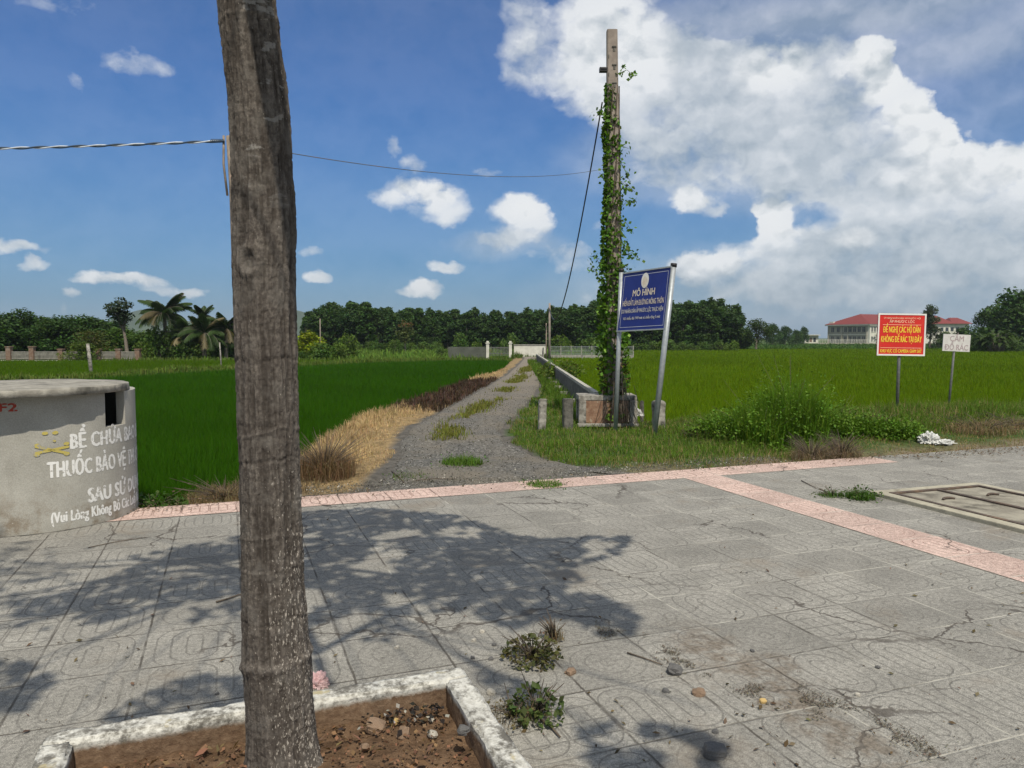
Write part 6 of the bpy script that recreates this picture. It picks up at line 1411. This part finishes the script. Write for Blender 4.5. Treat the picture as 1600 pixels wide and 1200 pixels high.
def plain_pole(px, top_py, Y, rad, lab, mat, zb=ZF, lean=0.0, name='field_pole', px0=None):
    b = Vector(((px - 800) / FPX * Y, Y, zb)); tz = CAM_H + (528 - top_py) / FPX * Y; m = MB(); m.tube([Vector((0, 0, -.2)), Vector((lean * .5, 0, (tz - zb) * .5)), Vector((lean, 0, tz - zb))], [rad * 1.1, rad, rad * .85], 10); o = m.build(name, M[mat], None, loc=b); return tag(o, lab, 'pole')
plain_pole(858.5, 474, 58, .085, 'tall thin grey pole at the far end of the flume', 'pole', -.1); plain_pole(853.5, 505, 57, .05, 'shorter brownish pole beside the tall thin one', 'wood_pole', -.1)
plain_pole(848.5, 543, 55, .07, 'stubby whitish post at the end of the white wall', 'old_concrete', -.1); plain_pole(501, 498, 72, .05, 'thin pale pole in front of the left end of the plantation', 'pole')
plain_pole(143, 537, 37, .085, 'leaning pale concrete stake on the bund left of the palms', 'old_concrete', ZF, -.16); plain_pole(346, 535, 44, .04, 'thin white tipped stake on the bund before the low palms', 'old_concrete', ZF, -.08)
def school():
    Y = 250.0; o = base_at(1354, Y); t = empty('school_building', o, 'two storey cream building with large red hipped roof behind the red sign', 'building', R(30))
    Z = lambda py: CAM_H + (528 - py) / FPX * Y - ZF
    zt = Z(508.5); lx, ly = 24.0, 15.0        # near corner at the origin; the shaded long face runs back along +y
    MB().box((lx / 2, ly / 2, zt / 2), (lx, ly, zt)).build('wall', M['cream_wall'], t)
    MB().box((2.6, -.45, zt / 2 - .02), (5.2, .9, zt - .04)).build('bay_wall', M['pale_wall'], t)
    MB().box((lx / 2, ly / 2 - .3, zt + .2), (lx + 1.6, ly + 2.2, .42)).build('eaves', M['pale_wall'], t)
    r = MB(); a, b, y0, y1, z0, zr = -.9, lx + .9, -1.6, ly + .9, zt + .42, Z(489.5)
    r.add([(a, y0, z0), (b, y0, z0), (b, y1, z0), (a, y1, z0), (a + 7.5, ly / 2, zr), (b - 7.5, ly / 2, zr)], [(0, 1, 5, 4), (1, 2, 5), (2, 3, 4, 5), (3, 0, 4), (0, 3, 2, 1)]); r.build('roof', M['roof'], t)
    MB().box((.6, ly - 1.2, zt + .95), (1.2, 1.6, 1.0)).build('roof_tank', M['pale_wall'], t)
    for f in (0, 1):
        z = .9 + f * 3.1
        for y in (1.3, 3.0, 4.7, 6.4, 8.1, 11.0, 13.2):
            fr = MB().box((-.02, y, z + .75), (.08, 1.05, 1.6)).build('window', M['glass'], t)
            k = MB(); k.box((-.08, y, z + .75), (.05, .07, 1.58)); k.box((-.08, y, z + 1.05), (.05, 1.02, .07)); k.box((-.1, y, z - .1), (.22, 1.25, .12)); k.build('window_frame', M['cream_wall'], fr)
        for x in (1.2, 2.6, 4.0, 7, 9.5, 12, 14.5, 17):
            yy = -.92 if x < 5 else -.02
            fr = MB().box((x, yy, z + .8), (.8, .08, 1.5)).build('window', M['glass'], t); k = MB(); k.box((x, yy - .06, z + .8), (.06, .05, 1.48)); k.box((x, yy - .07, z - .02), (.95, .2, .1)); k.build('window_frame', M['pale_wall'], fr)
    for y in (.2, 7.25, 9.5, 14.8): MB().box((-.16, y, zt / 2), (.3, .35, zt - .02)).build('pilaster', M['cream_wall'], t)
    MB().box((-.11, ly / 2, zt * .51), (.2, ly - .02, .25)).build('floor_band', M['pale_wall'], t)
    # fence in front
    o2 = base_at(1332, Y - 14); t2 = empty('school_fence', o2, 'pale railing in front of the cream two storey building', 'fence'); m = MB()
    for k in range(46): m.box((-11 + k * .5, 0, .75), (.08, .08, 1.5))
    m.box((0, 0, 1.35), (22.6, .07, .08)); m.build('railing', M['pale_wall'], t2); MB().box((0, .01, .2), (22.6, .2, .42)).build('base_wall', M['cream_wall'], t2)
school()
def second_building():
    Y = 262.0; o = base_at(1460, Y); t = empty('red_roof_building', o, 'farther pale building with lower red roof left of the spreading trees', 'building')
    X = lambda px: (px - 800) / FPX * Y - o.x; Z = lambda py: CAM_H + (528 - py) / FPX * Y - ZF
    a, b = X(1440), X(1512); zt = Z(506); MB().box(((a + b) / 2, 5, zt / 2), (b - a, 10, zt)).build('wall', M['pale_wall'], t)
    for q0, q1, zr in ((X(1436), X(1490), Z(493)), (X(1484), X(1516), Z(496))):
        r = MB(); m_ = (q1 - q0) * .3; r.add([(q0, -.8 - (zr < Z(495)) * .3, zt), (q1, -.8 - (zr < Z(495)) * .3, zt), (q1, 10.8, zt), (q0, 10.8, zt), (q0 + m_, 5, zr), (q1 - m_, 5, zr)], [(0, 1, 5, 4), (1, 2, 5), (2, 3, 4, 5), (3, 0, 4), (0, 3, 2, 1)]); r.build('roof', M['roof'], t)
    for px in range(1446, 1512, 8): MB().box((X(px), -.02, zt * .72), (1.0, .08, 1.3)).build('window', M['glass'], t)
second_building()
def shed():
    Y = 280.0; o = base_at(1268, Y); t = empty('small_white_house', o, 'small white flat roofed house left of the cream two storey building', 'building')
    X = lambda px: (px - 800) / FPX * Y - o.x; Z = lambda py: CAM_H + (528 - py) / FPX * Y - ZF; zt = Z(524)
    MB().box(((X(1257) + X(1278)) / 2, 3, zt / 2), (X(1278) - X(1257), 6, zt)).build('wall', M['pale_wall'], t); MB().box(((X(1257) + X(1278)) / 2, 2.6, zt + .12), (X(1278) - X(1257) + .6, 7.4, .24)).build('roof_slab', M['white_wall'], t)
    for px, m_ in ((1261, 'glass'), (1266, 'brick_pillar'), (1272, 'glass')): MB().box((X(px), -.02, 1.3), (.9, .08, 1.6)).build('opening', M[m_], t)
shed()

# ================================================================ air
def haze():
    m = bpy.data.materials.new('haze'); m.use_nodes = True; T = NT(m.node_tree); T.n.clear(); v = T.new('ShaderNodeVolumePrincipled'); v.inputs['Color'].default_value = (.80, .88, 1.0, 1); v.inputs['Density'].default_value = HAZE; v.inputs['Anisotropy'].default_value = .2
    o = T.new('ShaderNodeOutputMaterial'); T.link(v.outputs[0], o.inputs['Volume'])
    b = MB().box((0, 1400, 38), (6600, 4200, 80)).build('haze', m); tag(b, kind='stuff')
HAZE = .0002
haze()
